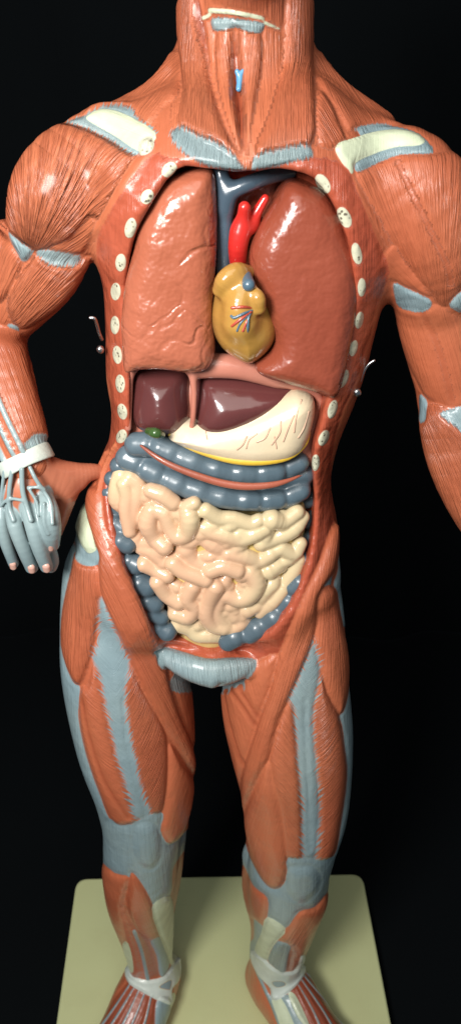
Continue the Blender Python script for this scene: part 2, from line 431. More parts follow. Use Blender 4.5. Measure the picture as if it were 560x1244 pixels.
# coarse division of the figure
R('torso', [(-400, -400), (1000, -400), (1000, 1600), (-400, 1600)], coarse=True, dirn=(0, 1), fz=.25, n=1, tone=.15)
R('neck', [(200, -400), (400, -400), (392, 90), (385, 178), (300, 208), (210, 170), (205, 90)], coarse=True, dirn=(.02, 1), fz=.5, n=1)
R('arm', [(-400, 60), (100, 100), (190, 150), (165, 215), (122, 296), (112, 330), (112, 640), (-400, 700)], coarse=True, dirn=(-.5, 1), fz=.5, n=1)
R('arm', [(1000, 60), (500, 80), (415, 160), (430, 230), (468, 300), (474, 345), (470, 600), (560, 900), (1000, 900)], coarse=True, dirn=(.2, 1), fz=.35, n=1)
R('leg', [(-100, 640), (95, 640), (125, 690), (180, 775), (262, 838), (262, 1600), (-100, 1600)], coarse=True, dirn=(.1, 1), fz=.35, n=1)
R('leg', [(700, 640), (405, 640), (385, 720), (325, 800), (262, 828), (262, 1600), (700, 1600)], coarse=True, dirn=(-.1, 1), fz=.35, n=1)

# -- neck
R('neck_muscle', [(214, 5), (243, -20), (250, 60), (258, 110), (272, 155), (292, 196), (262, 180), (218, 158), (222, 110), (218, 60)], H=0.0084, w=12, fan=(262, -260), fz=1.1, sf=.55, tone=-.05)
R('neck_muscle', [(264, 36), (284, 36), (283, 75), (284, 120), (291, 160), (294, 192), (284, 172), (270, 130), (263, 90)], H=0.0063, w=8, dirn=(.08, 1), fz=.7)
R('neck_muscle', [(290, 36), (316, 40), (318, 80), (312, 120), (306, 150), (300, 190), (298, 150), (295, 110)], H=0.0063, w=8, dirn=(-.08, 1), fz=.7, tone=.05)
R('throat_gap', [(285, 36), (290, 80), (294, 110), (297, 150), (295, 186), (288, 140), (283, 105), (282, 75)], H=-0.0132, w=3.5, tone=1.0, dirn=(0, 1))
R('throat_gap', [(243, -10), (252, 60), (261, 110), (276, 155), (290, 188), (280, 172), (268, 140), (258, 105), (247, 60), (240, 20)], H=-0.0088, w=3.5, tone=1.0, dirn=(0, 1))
R('neck_muscle', [(350, -20), (382, 0), (380, 60), (382, 110), (376, 182), (310, 192), (326, 140), (342, 80)], H=0.0084, w=14, fan=(362, -300), fz=.9, sf=.5, tone=.1)
R('neck_muscle', [(386, 110), (400, 120), (412, 150), (420, 175), (390, 180), (382, 150)], H=0.0028, w=8, dirn=(.6, 1), fz=.6, tone=.15)
R('throat_fascia', [(258, 22), (290, 22), (320, 28), (316, 40), (300, 37), (285, 33), (262, 38)], 'T', dirn=(0, 1), tooth=.35, H=.004, w=6)
R('hyoid_bone', [(256, 9), (285, 11), (318, 19), (319, 24), (285, 17), (256, 15)], 'B', H=.008, w=3, dirn=(1, 0), fz=0)
R('hyoid_tip', [(245, 21), (256, 16), (258, 19), (247, 25)], 'B', H=.005, w=2, fz=0)
R('hyoid_tip', [(320, 25), (340, 34), (339, 37), (319, 29)], 'B', H=.005, w=2, fz=0)
R('trapezius_muscle', [(218, 60), (219, 112), (200, 130), (180, 155), (168, 142), (132, 131), (100, 140), (150, 90)], H=.004, w=10, fan=(300, -10), fz=.7, sf=.4)
R('trapezius_muscle', [(380, 60), (384, 100), (405, 130), (422, 160), (430, 158), (480, 152), (520, 140), (440, 80)], H=.004, w=10, fan=(330, -20), fz=.4, sf=.4, tone=.1)
R('collar_tendon', [(207, 165), (217, 155), (239, 166), (266, 176), (286, 191), (297, 208), (274, 209), (251, 201), (223, 186)], 'T', H=0.0016, w=9, fan=(262, 20), fz=.9, sf=.7, tooth=.9)
R('collar_tendon', [(309, 191), (337, 184), (369, 178), (380, 184), (376, 192), (353, 198), (329, 206), (307, 211)], 'T', H=0.0016, w=9, fan=(335, 20), fz=.9, sf=.7, tooth=.9)

# -- left-in-picture shoulder
R('deltoid_muscle', [(82, 150), (104, 156), (136, 172), (168, 192), (150, 214), (122, 264), (96, 300), (64, 302), (41, 306), (10, 282), (-10, 250), (-10, 190), (40, 150)], H=0.0064, w=26, fan=(36, 318), fz=1.9, sf=.24, label='bright orange-red shoulder muscle with deep fibre grooves')
R('chest_muscle_stump', [(168, 190), (186, 184), (176, 205), (150, 245), (120, 285), (100, 307), (86, 304), (105, 285), (122, 264), (150, 214)], H=.004, w=10, dirn=(-.7, 1), fz=.12, tone=.12)
R('chest_muscle_stump', [(60, 300), (80, 288), (110, 262), (118, 270), (100, 306), (64, 305)], H=.004, w=6, dirn=(1, -.6), fz=.6, tone=.0)
R('shoulder_tendon', [(82, 149), (104, 140), (132, 129), (161, 134), (170, 147), (190, 161), (168, 190), (136, 172), (104, 156)], 'T', H=0.0021, w=9, fan=(36, 318), fz=.5, sf=.55, tooth=.8)
R('collar_bone', [(105, 146), (111, 139), (125, 133.5), (154, 141), (189, 161), (183, 178), (168, 184), (143, 168), (118, 154)], 'B', H=0.0045, w=9, dirn=(1, .4), fz=.1)
R('collar_bone_end', ell(179, 180, 7, 12, 35), 'B', H=0.0020, w=3, mat='rib')
R('arm_tendon', [(12, 281), (29, 294), (41, 304), (30, 318), (18, 302)], 'T', H=.004, w=6, fan=(36, 322), fz=.8, tooth=.3)
R('biceps_muscle', [(46, 306), (64, 304), (96, 311), (112, 312), (102, 335), (80, 368), (50, 390), (28, 400), (14, 388), (10, 365), (24, 335), (38, 318)], H=0.0088, w=18, fan=(-60, 480), fz=1.4, sf=.34)
R('triceps_muscle', [(-20, 275), (12, 290), (28, 318), (22, 336), (8, 362), (-30, 380)], H=0.0072, w=14, fan=(-40, 460), fz=1.2, sf=.3)
R('arm_tendon', [(44, 304), (64, 302), (98, 310), (90, 319), (68, 321), (54, 314)], 'T', H=.002, w=5, fan=(-60, 480), fz=.7, tooth=.7)
R('elbow_tendon', [(9, 394), (24, 398), (20, 418), (14, 420)], 'T', H=.002, w=4, dirn=(.2, 1), tooth=.2)
R('forearm_muscle', [(-40, 400), (26, 402), (38, 450), (52, 495), (64, 545), (20, 560), (-10, 500)], H=.006, w=14, dirn=(.35, 1), fz=.5, tone=.3)
R('wrist_tendon', [(30, 540), (42, 528), (56, 530), (60, 545), (40, 552)], 'T', H=.001, dirn=(.3, 1), tooth=.3)
for a_, b_ in (((-6, 470), (31, 552)), ((-14, 480), (21, 558)), ((-20, 500), (9, 564))):
    R('forearm_tendon', stroke([a_, ((a_[0]+b_[0])/2-1, (a_[1]+b_[1])/2), b_], 3.0, 2.6), 'T', H=.007, w=2.6, dirn=(.4, 1), fz=.3)

# -- right-in-picture shoulder
R('deltoid_muscle', [(431, 206), (457, 199), (486, 188), (526, 187), (600, 190), (600, 330), (561, 350), (545, 372), (528, 366), (505, 335), (486, 309), (478, 300), (462, 270), (440, 232)], H=0.0048, w=26, fan=(540, 420), fz=.55, sf=.4, tone=.0, label='duller brown-orange shoulder muscle with one long groove')
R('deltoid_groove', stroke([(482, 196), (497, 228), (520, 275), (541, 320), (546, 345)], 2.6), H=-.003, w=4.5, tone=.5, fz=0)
R('chest_muscle_stump', [(478, 296), (488, 312), (505, 335), (526, 362), (500, 352), (478, 343), (470, 335), (462, 315)], H=.003, w=12, dirn=(1, 1), fz=.3, tone=.05)
R('shoulder_tendon', [(429, 157), (457, 152), (480, 154), (508, 163), (526, 186), (486, 188), (457, 199), (430, 208), (437, 166)], 'T', H=0.0017, w=8, fan=(540, 420), fz=.5, sf=.5, tooth=.2)
R('collar_bone', [(406, 179), (426, 169), (457, 161), (486, 158.5), (506, 163), (515, 171), (509, 178), (480, 180), (451, 189), (430, 199), (428, 212), (417, 201)], 'B', H=0.0045, w=8, fz=.1)
R('biceps_muscle', [(478, 345), (500, 356), (524, 366), (548, 380), (575, 400), (575, 495), (548, 494), (520, 486), (505, 462), (488, 425), (478, 380)], H=0.0055, w=22, dirn=(.28, 1), fz=.35)
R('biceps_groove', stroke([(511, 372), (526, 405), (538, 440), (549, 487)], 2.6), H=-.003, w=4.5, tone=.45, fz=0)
R('arm_tendon', [(478, 342), (497, 351), (522, 363), (522, 373), (509, 377), (486, 370), (480, 360)], 'T', H=.003, w=6, dirn=(.3, 1), tooth=.2)
R('arm_tendon', [(545, 369), (562, 352), (590, 350), (590, 380), (560, 380)], 'T', H=.003, w=6, dirn=(.3, 1), tooth=.2)
R('forearm_muscle', [(508, 505), (525, 490), (548, 500), (600, 560), (640, 680), (600, 690), (555, 640), (520, 570)], H=.010, w=18, fan=(460, 350), fz=1.0, sf=.6)
R('elbow_tendon', [(509, 480), (518, 486), (522, 508), (511, 511)], 'T', H=.002, w=5, dirn=(.1, 1), tooth=.2)
R('elbow_tendon', [(536, 502), (549, 496), (575, 494), (575, 535), (560, 524), (549, 514)], 'T', H=.003, w=6, dirn=(.5, 1), tooth=.3)

# -- chest wall rim
R('chest_wall', [(200, 192), (225, 196), (300, 208), (380, 192), (418, 202), (430, 225), (452, 280), (470, 330), (458, 370), (446, 420), (432, 462), (414, 505), (404, 545), (402, 590), (408, 635), (400, 690), (384, 722), (330, 805), (300, 812),
                 (262, 800), (216, 790), (184, 782), (160, 745), (135, 700), (118, 660), (106, 617), (111, 580), (122, 560), (133, 530), (136, 490), (128, 440), (126, 400), (124, 350), (118, 300), (130, 270), (165, 215), (188, 188)],
  H=.0, dirn=(0, 1), fz=.25, sf=.5, tone=.25, mat='rim')
RIBS = [(206, 206, 8, 11, 45), (179, 239, 7.5, 10, 30), (159, 277, 7, 13, 12), (147, 319, 6.5, 11, 5), (141, 354, 6.3, 11, 3), (140, 395, 5.6, 11.3, 0), (143, 431, 5.8, 11.3, -6),
        (146.5, 466, 6, 11.3, -3), (149, 500, 6, 10, -12), (148, 530, 6.2, 9, 25),
        (392, 223, 7.5, 13.5, -32), (418, 264, 7.5, 14, -25), (433, 308, 6, 14, -12), (439, 349, 5, 11.7, 2), (436, 389, 5, 10.8, 12), (429, 423, 4.8, 10.3, 14),
        (417, 460, 5.3, 12, 22), (403.5, 497, 5.6, 12, 16), (393, 532, 5.8, 10.3, 24), (383, 562, 5, 10.3, 4)]
for x, y, a_, b_, tl in RIBS: R('rib_end', ell(x, y, a_, b_, tl), 'B', H=.0012, w=2.2, fz=0, mat='rib', n=1)
# flank ridges on the lower wall
for pts in ([(141, 540), (126, 575), (121, 615), (132, 655), (160, 710)], [(132, 548), (117, 580), (113, 615)], [(150, 552), (138, 575)]):
    R('wall_ridge', stroke(pts, 2.2, 1.8), H=.006, w=2.2, fz=.2, tone=.0, mat='rim')

# -- left-in-picture hip and thigh
R('iliotibial_band', [(90, 606), (86, 640), (90, 660), (96, 672), (87, 694), (78, 740), (76, 783), (85, 819), (97, 831), (98, 850), (96, 872), (106, 919), (124, 969), (140, 998), (110, 1010), (40, 900), (20, 750), (50, 640)], 'T', H=.003, w=8, dirn=(.05, 1), fz=.25, sf=.5)
R('hip_muscle', [(96, 668), (117, 683), (124, 711), (121, 747), (114, 790), (105, 819), (97, 832), (85, 819), (75, 783), (77, 740), (87, 694)], H=.014, w=18, fan=(108, 560), fz=.9, sf=.6)
R('groin_muscle', [(106, 617), (112, 590), (124, 600), (128, 640), (145, 680), (165, 720), (185, 765), (203, 790), (203, 819), (217, 866), (233, 905), (241, 950), (238, 960), (221, 919), (196, 879), (167, 826), (146, 772), (126, 726), (122, 700), (118, 664)], H=.013, w=11, dirn=(.48, 1), fz=.5, sf=.5, tone=.18)
R('thigh_muscle', [(99, 836), (108, 830), (116, 800), (128, 860), (140, 915), (156, 961), (168, 996), (146, 1002), (135, 994), (122, 965), (106, 919), (97, 874)], H=0.0085, w=14, feather=([(125, 780), (150, 900), (178, 1000)], 1.0), fz=.4, sf=0.45)
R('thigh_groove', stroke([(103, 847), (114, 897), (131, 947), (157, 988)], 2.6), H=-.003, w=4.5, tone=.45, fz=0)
R('thigh_muscle', [(155, 800), (172, 835), (197, 880), (203, 904), (203, 945), (198, 983), (183, 988), (172, 950), (160, 910), (152, 850)], H=0.0085, w=14, feather=([(140, 780), (158, 870), (182, 990)], -1.1), fz=.75, sf=0.57, tone=.15)
R('thigh_tendon', [(124, 724), (139, 761), (155, 797), (158, 811), (153, 840), (156, 872), (165, 919), (174, 961), (184, 990), (164, 994), (155, 961), (142, 919), (131, 869), (121, 819), (113, 801), (119, 776), (121, 747)], 'T', H=0.0021, w=10, feather=([(135, 780), (146, 870), (176, 1000)], 1.1), fz=.25, sf=0.63, tooth=1.2)
R('thigh_seam', stroke([(150, 850), (154, 900), (166, 950), (177, 988)], 1.8), 'T', H=-0.0020, w=2, fz=.1)
R('knee_muscle', [(204, 902), (222, 925), (238, 950), (248, 975), (230, 1006), (206, 1026), (195, 1008), (198, 983), (203, 945)], H=.012, w=14, dirn=(.3, -1), fz=.25)
R('inner_thigh_muscle', [(203, 819), (212, 815), (245, 820), (250, 900), (233, 906), (217, 868)], H=.006, w=8, dirn=(.2, 1), fz=.3, tone=.2)
R('inner_thigh_tendon', [(213, 814), (245, 824), (245, 838), (207, 839)], 'T', H=.002, w=5, dirn=(.2, 1), tooth=.3)
R('knee_tendon', [(121, 1005), (135, 993), (147, 1002), (164, 997), (183, 987), (198, 988), (195, 1008), (206, 1024), (229, 1004), (245, 978), (240, 1010), (219, 1040), (210, 1057), (207, 1088), (184, 1099), (173, 1074), (161, 1060), (156, 1067), (138, 1060), (122, 1046), (115, 1025)], 'T', H=0.0028, w=14, dirn=(.1, 1), fz=.25, sf=.5)
R('kneecap', [(165, 1002), (184, 998), (194, 1012), (196, 1035), (186, 1054), (170, 1050), (162, 1030)], 'T', H=.008, w=16, dirn=(.1, 1), fz=.25, sf=.5)
R('hip_tendon', [(92, 640), (106, 668), (120, 664), (126, 668), (126, 680), (116, 687), (102, 682), (93, 668)], 'T', H=.003, w=5, dirn=(.2, 1), fz=.2)
R('hip_bone', [(109, 581), (103, 597), (106, 617), (114, 650), (121, 665), (111, 672), (102, 664), (93, 645), (89, 627), (93, 604)], 'B', H=0.0084, w=8, fz=.05, label='pale green crest of the hip bone')
# calf
R('calf_muscle', [(118, 1046), (140, 1060), (158, 1066), (150, 1100), (160, 1130), (172, 1180), (160, 1186), (148, 1150), (125, 1100)], H=.007, w=9, dirn=(.25, 1), fz=.3)
R('calf_muscle', [(158, 1066), (162, 1060), (174, 1075), (186, 1100), (195, 1138), (182, 1143), (166, 1128), (155, 1100)], H=.008, w=9, dirn=(.35, 1), fz=.4)
R('shin_gap', [(166, 1128), (182, 1143), (190, 1165), (195, 1185), (182, 1190), (176, 1160)], H=-.004, w=5, dirn=(.35, 1), fz=.5, tone=.45)
R('shin_tendon', [(182, 1141), (195, 1137), (206, 1168), (200, 1184), (194, 1184), (190, 1160)], 'T', H=.006, w=5, dirn=(.35, 1), fz=.6, sf=.7)
R('shin_tendon', stroke([(163, 1130), (172, 1155), (180, 1190)], 2.2), 'T', H=.004, w=2.2, fz=.2)
R('shin_bone', [(184, 1101), (207, 1088), (213, 1121), (222, 1164), (208, 1172), (202, 1160), (194, 1139)], 'B', H=.006, w=8, fz=.0)
R('ankle_bone', [(155, 1140), (161, 1155), (164, 1178), (156, 1176), (150, 1150)], 'B', H=.003, w=4, fz=.0)
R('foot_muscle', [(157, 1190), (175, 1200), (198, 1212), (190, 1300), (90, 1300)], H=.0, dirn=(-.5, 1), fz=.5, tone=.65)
for x0, y0, x1, y1 in ((158, 1196, 112, 1262), (163, 1200, 124, 1262), (169, 1203, 140, 1262), (176, 1206, 152, 1262), (184, 1209, 170, 1262)):
    R('foot_tendon', stroke([(x0, y0), ((x0+x1)/2+1, (y0+y1)/2), (x1, y1)], 1.0, 1.6), 'T', H=.005, w=1.6, fz=.1)
R('foot_tendon', [(192, 1212), (206, 1216), (208, 1262), (190, 1262), (188, 1235)], 'T', H=.007, w=5, fz=.2)
R('foot_bone', [(206, 1214), (214, 1210), (216, 1262), (206, 1262)], 'B', H=.003, w=5, fz=.1)
R('ankle_strap', [(155, 1172), (163, 1184), (178, 1190), (197, 1186), (210, 1170), (220, 1158), (219, 1188), (209, 1202), (209, 1219), (195, 1217), (174, 1206), (158, 1196), (152, 1183)], 'B', H=0.0065, w=2.5, fz=.1, mat='strap')
R('strap_gap', [(192, 1198), (206, 1190), (205, 1200), (203, 1202)], 'T', H=0, w=2, tone=.5, fz=0)

# -- right-in-picture thigh
R('hip_tendon', [(411, 640), (430, 650), (430, 760), (408, 750), (404, 712), (410, 690)], 'T', H=.003, w=5, dirn=(0, 1), fz=.2)
R('hip_bone', [(408, 640), (411, 660), (409, 685), (401, 703), (394, 702), (400, 680), (404, 660)], 'B', H=0.0056, w=5, fz=0)
R('hip_tendon', [(393, 700), (403, 700), (399, 714), (388, 716), (385, 710)], 'T', H=.003, w=4, fz=0)
R('inner_thigh_muscle', [(262, 832), (285, 820), (305, 806), (338, 794), (330, 830), (314, 876), (296, 944), (290, 965), (278, 911), (265, 872)], H=.008, w=16, dirn=(.25, 1), fz=.35, tone=.0)
R('inner_thigh_tendon', [(264, 826), (284, 822), (298, 820), (300, 838), (288, 834), (280, 842), (264, 840)], 'T', H=.002, w=5, dirn=(.5, 1), tooth=.4, fz=.8)
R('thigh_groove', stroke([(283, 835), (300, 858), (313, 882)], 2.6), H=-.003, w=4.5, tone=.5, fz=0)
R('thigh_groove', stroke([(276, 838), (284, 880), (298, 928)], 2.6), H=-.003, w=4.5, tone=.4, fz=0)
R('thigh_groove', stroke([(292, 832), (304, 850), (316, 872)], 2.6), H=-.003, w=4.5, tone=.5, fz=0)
R('iliotibial_band', [(420, 796), (440, 800), (460, 900), (440, 1010), (405, 1044), (404, 1030), (414, 997), (421, 944), (418, 908), (411, 869), (420, 840)], 'T', H=.003, w=6, dirn=(.02, 1), fz=.25)
R('hip_muscle', [(382, 722), (404, 711), (412, 747), (424, 797), (422, 840), (411, 869), (396, 840), (386, 801), (379, 774)], H=.012, w=16, fan=(392, 600), fz=.5, sf=.5, tone=.05)
R('thigh_muscle', [(386, 801), (396, 840), (411, 869), (418, 908), (421, 944), (414, 997), (403, 1042), (382, 1044), (387, 983), (383, 926), (380, 869), (387, 819)], H=0.0102, w=18, feather=([(372, 780), (374, 900), (376, 1040)], -.9), fz=.7, sf=0.57, tone=.18)
R('thigh_muscle', [(338, 879), (357, 833), (353, 847), (357, 861), (363, 926), (367, 979), (368, 1042), (349, 1041), (338, 1000), (329, 960), (327, 920)], H=0.0085, w=14, feather=([(372, 780), (374, 900), (376, 1040)], .9), fz=.55, sf=0.48)
R('thigh_tendon', [(377, 772), (384, 790), (388, 819), (380, 869), (384, 926), (388, 983), (383, 1044), (367, 1044), (366, 979), (361, 926), (356, 861), (351, 847), (361, 826), (371, 794)], 'T', H=0.0021, w=10, feather=([(374, 780), (372, 900), (376, 1045)], 1.1), fz=.25, sf=0.63, tooth=1.2)
R('thigh_seam', stroke([(370, 850), (371, 900), (374, 960), (376, 1030)], 1.8), 'T', H=-0.0020, w=2, fz=.1)
R('groin_muscle', [(410, 640), (405, 690), (384, 724), (380, 774), (357, 833), (338, 879), (327, 922), (311, 954), (302, 990), (296, 985), (294, 944), (314, 876), (330, 830), (338, 796), (352, 760), (372, 715), (388, 680), (402, 640)], H=.012, w=11, fan=(430, 500), fz=.55, sf=.6, tone=.02)
R('knee_muscle', [(326, 922), (334, 945), (345, 985), (350, 1030), (349, 1060), (341, 1077), (328, 1078), (314, 1062), (300, 1030), (296, 990), (308, 958)], H=.014, w=18, dirn=(-.25, 1), fz=.3)
R('knee_tendon', [(280, 950), (290, 958), (294, 982), (300, 1030), (315, 1062), (328, 1078), (341, 1077), (349, 1062), (350, 1040), (381, 1042), (412, 1040), (410, 1060), (399, 1082), (382, 1101), (363, 1107), (347, 1127), (325, 1114), (325, 1091), (308, 1076), (290, 1050), (275, 1000)], 'T', H=0.0028, w=12, dirn=(-.05, 1), fz=.25, sf=.5)
R('kneecap', [(352, 1052), (375, 1050), (388, 1062), (385, 1082), (368, 1096), (352, 1088), (347, 1070)], 'T', H=.008, w=16, dirn=(-.05, 1), fz=.25, sf=.5)
R('calf_muscle', [(399, 1082), (382, 1101), (363, 1107), (350, 1125), (338, 1142), (350, 1150), (352, 1180), (366, 1165), (385, 1130), (410, 1085)], H=.008, w=9, dirn=(-.6, 1), fz=.6)
R('calf_muscle', [(296, 1050), (308, 1076), (325, 1091), (325, 1112), (318, 1128), (311, 1120), (300, 1110), (290, 1080)], H=.006, w=9, dirn=(.1, 1), fz=.4)
R('calf_tendon', [(309, 1116), (321, 1127), (310, 1156), (302, 1165), (296, 1150), (308, 1140)], 'T', H=.002, w=5, fz=.2)
R('shin_bone', [(325, 1113), (347, 1127), (337, 1142), (329, 1154), (325, 1166), (309, 1158), (318, 1132)], 'B', H=.006, w=8, fz=0)
R('shin_tendon', [(337, 1142), (353, 1146), (347, 1180), (330, 1172), (326, 1163)], 'T', H=.007, w=5, dirn=(-.3, 1), fz=.8, sf=.8)
R('shin_gap', [(354, 1146), (362, 1158), (358, 1176), (347, 1180)], H=-.003, w=5, fz=.3, tone=.45)
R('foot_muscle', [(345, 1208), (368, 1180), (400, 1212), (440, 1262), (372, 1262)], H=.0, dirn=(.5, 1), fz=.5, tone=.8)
R('foot_tendon', [(306, 1170), (318, 1188), (331, 1212), (352, 1208), (368, 1235), (385, 1270), (350, 1270), (330, 1225)], 'T', H=.006, w=6, dirn=(.6, 1), fz=.3)
R('foot_bone', [(330, 1210), (342, 1212), (358, 1244), (366, 1270), (350, 1270), (338, 1235)], 'B', H=.004, w=4, fz=0)
R('foot_bone', [(350, 1208), (358, 1208), (372, 1236), (376, 1250), (362, 1236)], 'B', H=.004, w=3, fz=0)
for x0, y0, x1, y1 in ((362, 1196, 395, 1262), (366, 1190, 412, 1262), (370, 1186, 428, 1262), (372, 1182, 440, 1250)):
    R('foot_tendon', stroke([(x0, y0), ((x0+x1)/2+2, (y0+y1)/2), (x1, y1)], .9, 1.4), 'T', H=.004, w=1.6, fz=.1)
R('ankle_strap', [(306, 1154), (321, 1163), (331, 1173), (346, 1180), (359, 1176), (363, 1158), (371, 1162), (371, 1180), (361, 1196), (342, 1212), (330, 1213), (328, 1201), (317, 1188), (306, 1170)], 'B', H=0.0065, w=2.5, fz=.1, mat='strap')
R('strap_gap', [(331, 1190), (342, 1189), (346, 1194), (336, 1197)], 'T', H=0, w=2, tone=.5, fz=0)

# -- pubis, over everything beside it
R('pubic_tendon', [(186, 783), (216, 790), (250, 800), (281, 799), (312, 802), (297, 824), (278, 832), (267, 830), (260, 842), (250, 836), (224, 826), (194, 804)], 'T', H=0.0050, w=10, dirn=(.15, 1), fz=.6, sf=.6, tooth=.1)

def paint(V, N, Q, name_default='torso'):
    px, py = proj(V); vd = -V/np.sqrt((V**2).sum(1))[:, None]
    face = (N*vd).sum(1); n = len(V)
    gate = face > -.12
    dT = np.full(n, -9.); dB = np.full(n, -9.); s = np.zeros(n); t = py.copy(); tone = np.zeros(n); fz = np.zeros(n); tooth = np.zeros(n); s2 = np.zeros(n); edge = np.full(n, 99.)
    h = np.zeros(n); rid = np.zeros(n, int); crs = np.zeros(n, int)
    for i, r in enumerate(REG):
        lo = r['poly'].min(0)-10; hi = r['poly'].max(0)+10
        m = (px > lo[0]) & (px < hi[0]) & (py > lo[1]) & (py < hi[1])
        if not r['coarse']: m &= gate
        ix = np.nonzero(m)[0]
        if not len(ix): continue
        x, y = px[ix], py[ix]
        d = polydist(x, y, r['poly']); ins = d > 0; c = r['cls']
        dc = np.clip(d, -9, 9)
        if not r['coarse']:
            if c == 'T': dT[ix] = np.maximum(dT[ix], dc); dB[ix] = np.minimum(dB[ix], -dc)
            elif c == 'B': dB[ix] = np.maximum(dB[ix], dc)
            else: dT[ix] = np.minimum(dT[ix], -dc); dB[ix] = np.minimum(dB[ix], -dc)
        # fibre coordinates
        if r['fan']:
            ox, oy = r['fan']; ang = np.arctan2(x-ox, y-oy); R0 = np.hypot(r['poly'][:, 0].mean()-ox, r['poly'][:, 1].mean()-oy)
            ang = (ang-np.arctan2(r['poly'][:, 0].mean()-ox, r['poly'][:, 1].mean()-oy)+math.pi) % (2*math.pi)-math.pi
            ss = ang*R0*r['sf']; tt = np.hypot(x-ox, y-oy)
        elif r['feather']:
            ax, sl = r['feather']; ax = catmull(ax, 6); best = np.full(len(x), 1e9); al = np.zeros(len(x)); sd = np.zeros(len(x)); L = 0
            for j in range(len(ax)-1):
                a, b = ax[j], ax[j+1]; e = b-a; l = np.hypot(*e)
                u = np.clip(((x-a[0])*e[0]+(y-a[1])*e[1])/l**2, 0, 1); dx, dy = x-a[0]-u*e[0], y-a[1]-u*e[1]; dd = np.hypot(dx, dy)
                k = dd < best; best[k] = dd[k]; al[k] = L+u[k]*l; L += l
            ss = (al+np.minimum(best, 45)*abs(sl)+np.minimum(best, 30)**2*.01)*r['sf']; tt = best
        else:
            dx, dy = r['dirn'] or (0, 1); l = math.hypot(dx, dy); ss = ((x*dy-y*dx)/l)*r['sf']; tt = (x*dx+y*dy)/l
        j = ix[ins]; di = d[ins]
        s[j] = ss[ins]+i*17.3; t[j] = tt[ins]; rid[j] = i
        tb = np.clip(di/1.8, 0, 1) if not r['coarse'] else np.ones(len(di))
        tone[j] += (r['tone']-tone[j])*tb; fz[j] += (r['fz']-fz[j])*tb
        if r['coarse']: crs[j] = i
        w = r['w']; u = np.clip(di/w, 0, 1); prof = 1-(1-u)**2.6
        blend = np.clip(di/3., 0, 1)
        if r['H']:
            small = abs(w) < 4
            h[j] = (h[j] if (small or r['H'] < 0) else h[j]*(1-blend))+r['H']*(prof if (w > 4 and r['H'] > 0) else u*u*(3-2*u))
        nb = np.abs(d) < 9; jj = ix[nb]
        if c == 'T' and r['tooth']: tooth[jj] = r['tooth']; s2[jj] = ss[nb]/r['sf']*(.28 if r['feather'] else .4)
        elif c != 'T' or not r['tooth']: k = ix[d > 2]; tooth[k] = 0 if c != 'M' else tooth[k]*(d[d > 2] < 9)
        edge[ix[ins]] = 99.; edge[ix] = np.minimum(edge[ix], np.abs(d))
    gf = np.clip((face+.12)/.3, 0, 1)
    fz = fz*np.clip((edge-.6)/2.6, 0, 1)
    deg = np.bincount(Q.ravel(), minlength=n)*2.
    def lap(v):
        o = np.zeros(n)
        for i in range(4): o += np.bincount(Q[:, i], v[Q[:, (i+1) % 4]], n)+np.bincount(Q[:, i], v[Q[:, (i-1) % 4]], n)
        return .4*v+.6*o/np.maximum(deg, 1)
    for _ in range(3): h = lap(h)
    for _ in range(2): tone = lap(tone); fz = lap(fz)
    dT = lap(dT); dB = lap(dB)
    return dict(dT=dT, dB=dB, s=s, t=t, tone=np.maximum(tone, 0), fz=fz*np.clip((face+.1)/.25, 0.15, 1), tooth=tooth, s2=s2), h*gf*.9, rid, crs

V, N, Q, _ = build_arrays(prims, .005, 1)
print('body', len(V), round(time.time()-T0, 1))
at, h, rid, crs = paint(V, N, Q)
V2 = V+N*h[:, None]; N2 = vnormals(V2, Q)
MM = {None: M_body, 'rim': M_rim, 'rib': M_rim, 'strap': M_strapb, 'blue': M_blue}
# grooves: merge into the region beneath so that they are not parts
merge = {'throat_gap', 'deltoid_groove', 'biceps_groove', 'thigh_groove', 'thigh_seam', 'wall_ridge', 'shin_gap', 'strap_gap'}
fr = rid[Q].max(1); fc = np.median(crs[Q], axis=1).astype(int)
for i, r in enumerate(REG):
    if r['name'] in merge: fr[fr == i] = -1-fc[fr == i]
# keep only the largest connected patch of every region
for i, r in enumerate(REG):
    if r['coarse'] or r['name'] in merge: continue
    fi = np.nonzero(fr == i)[0]
    if len(fi) < 4: continue
    u, inv = np.unique(Q[fi], return_inverse=True); inv = inv.reshape(-1, 4); lab = np.arange(len(u))
    for _ in range(600):
        m = lab[inv].min(1); new = lab.copy()
        for k in range(4): np.minimum.at(new, inv[:, k], m)
        new = new[new]
        if (new == lab).all(): break
        lab = new
    fl = lab[inv[:, 0]]; ids, cnt = np.unique(fl, return_counts=True); bad = fl != ids[cnt.argmax()]
    fr[fi[bad]] = -1-fc[fi[bad]]
# coarse parts first
def sub_mesh(name, sel, mat, parent, label=None):
    q = Q[sel]; u, inv = np.unique(q, return_inverse=True)
    me = make_mesh(name, V2[u], inv.reshape(q.shape), {k: v[u] for k, v in at.items()}, N2[u])
    return link(name, me, mat, parent, label)
coarse = {}
CL = {0: None, 1: None, 2: 'bent arm with its hand resting on the hip', 3: 'arm hanging down beside the chest', 4: 'leg under the bent arm', 5: 'leg under the hanging arm'}
for i, r in enumerate(REG):
    if not r['coarse']: continue
    sel = ((fr == i) | (fr == -1-i))
    coarse[i] = sub_mesh(r['name'], sel, M_body, model, CL[i]) if sel.any() else None
for i, r in enumerate(REG):
    if r['coarse'] or r['name'] in merge: continue
    sel = fr == i
    if sel.sum() < 4: continue
    ci = int(np.bincount(fc[sel]).argmax())
    if r['name'] in ('chest_wall',): o = sub_mesh(r['name'], sel, MM[r['mat']], model); wall = o; continue
    if r['name'] == 'rib_end': par = wall
    else: par = coarse[ci]
    sub_mesh(r['name'], sel, MM[r['mat']], par, r['label'])
print('paint', round(time.time()-T0, 1))

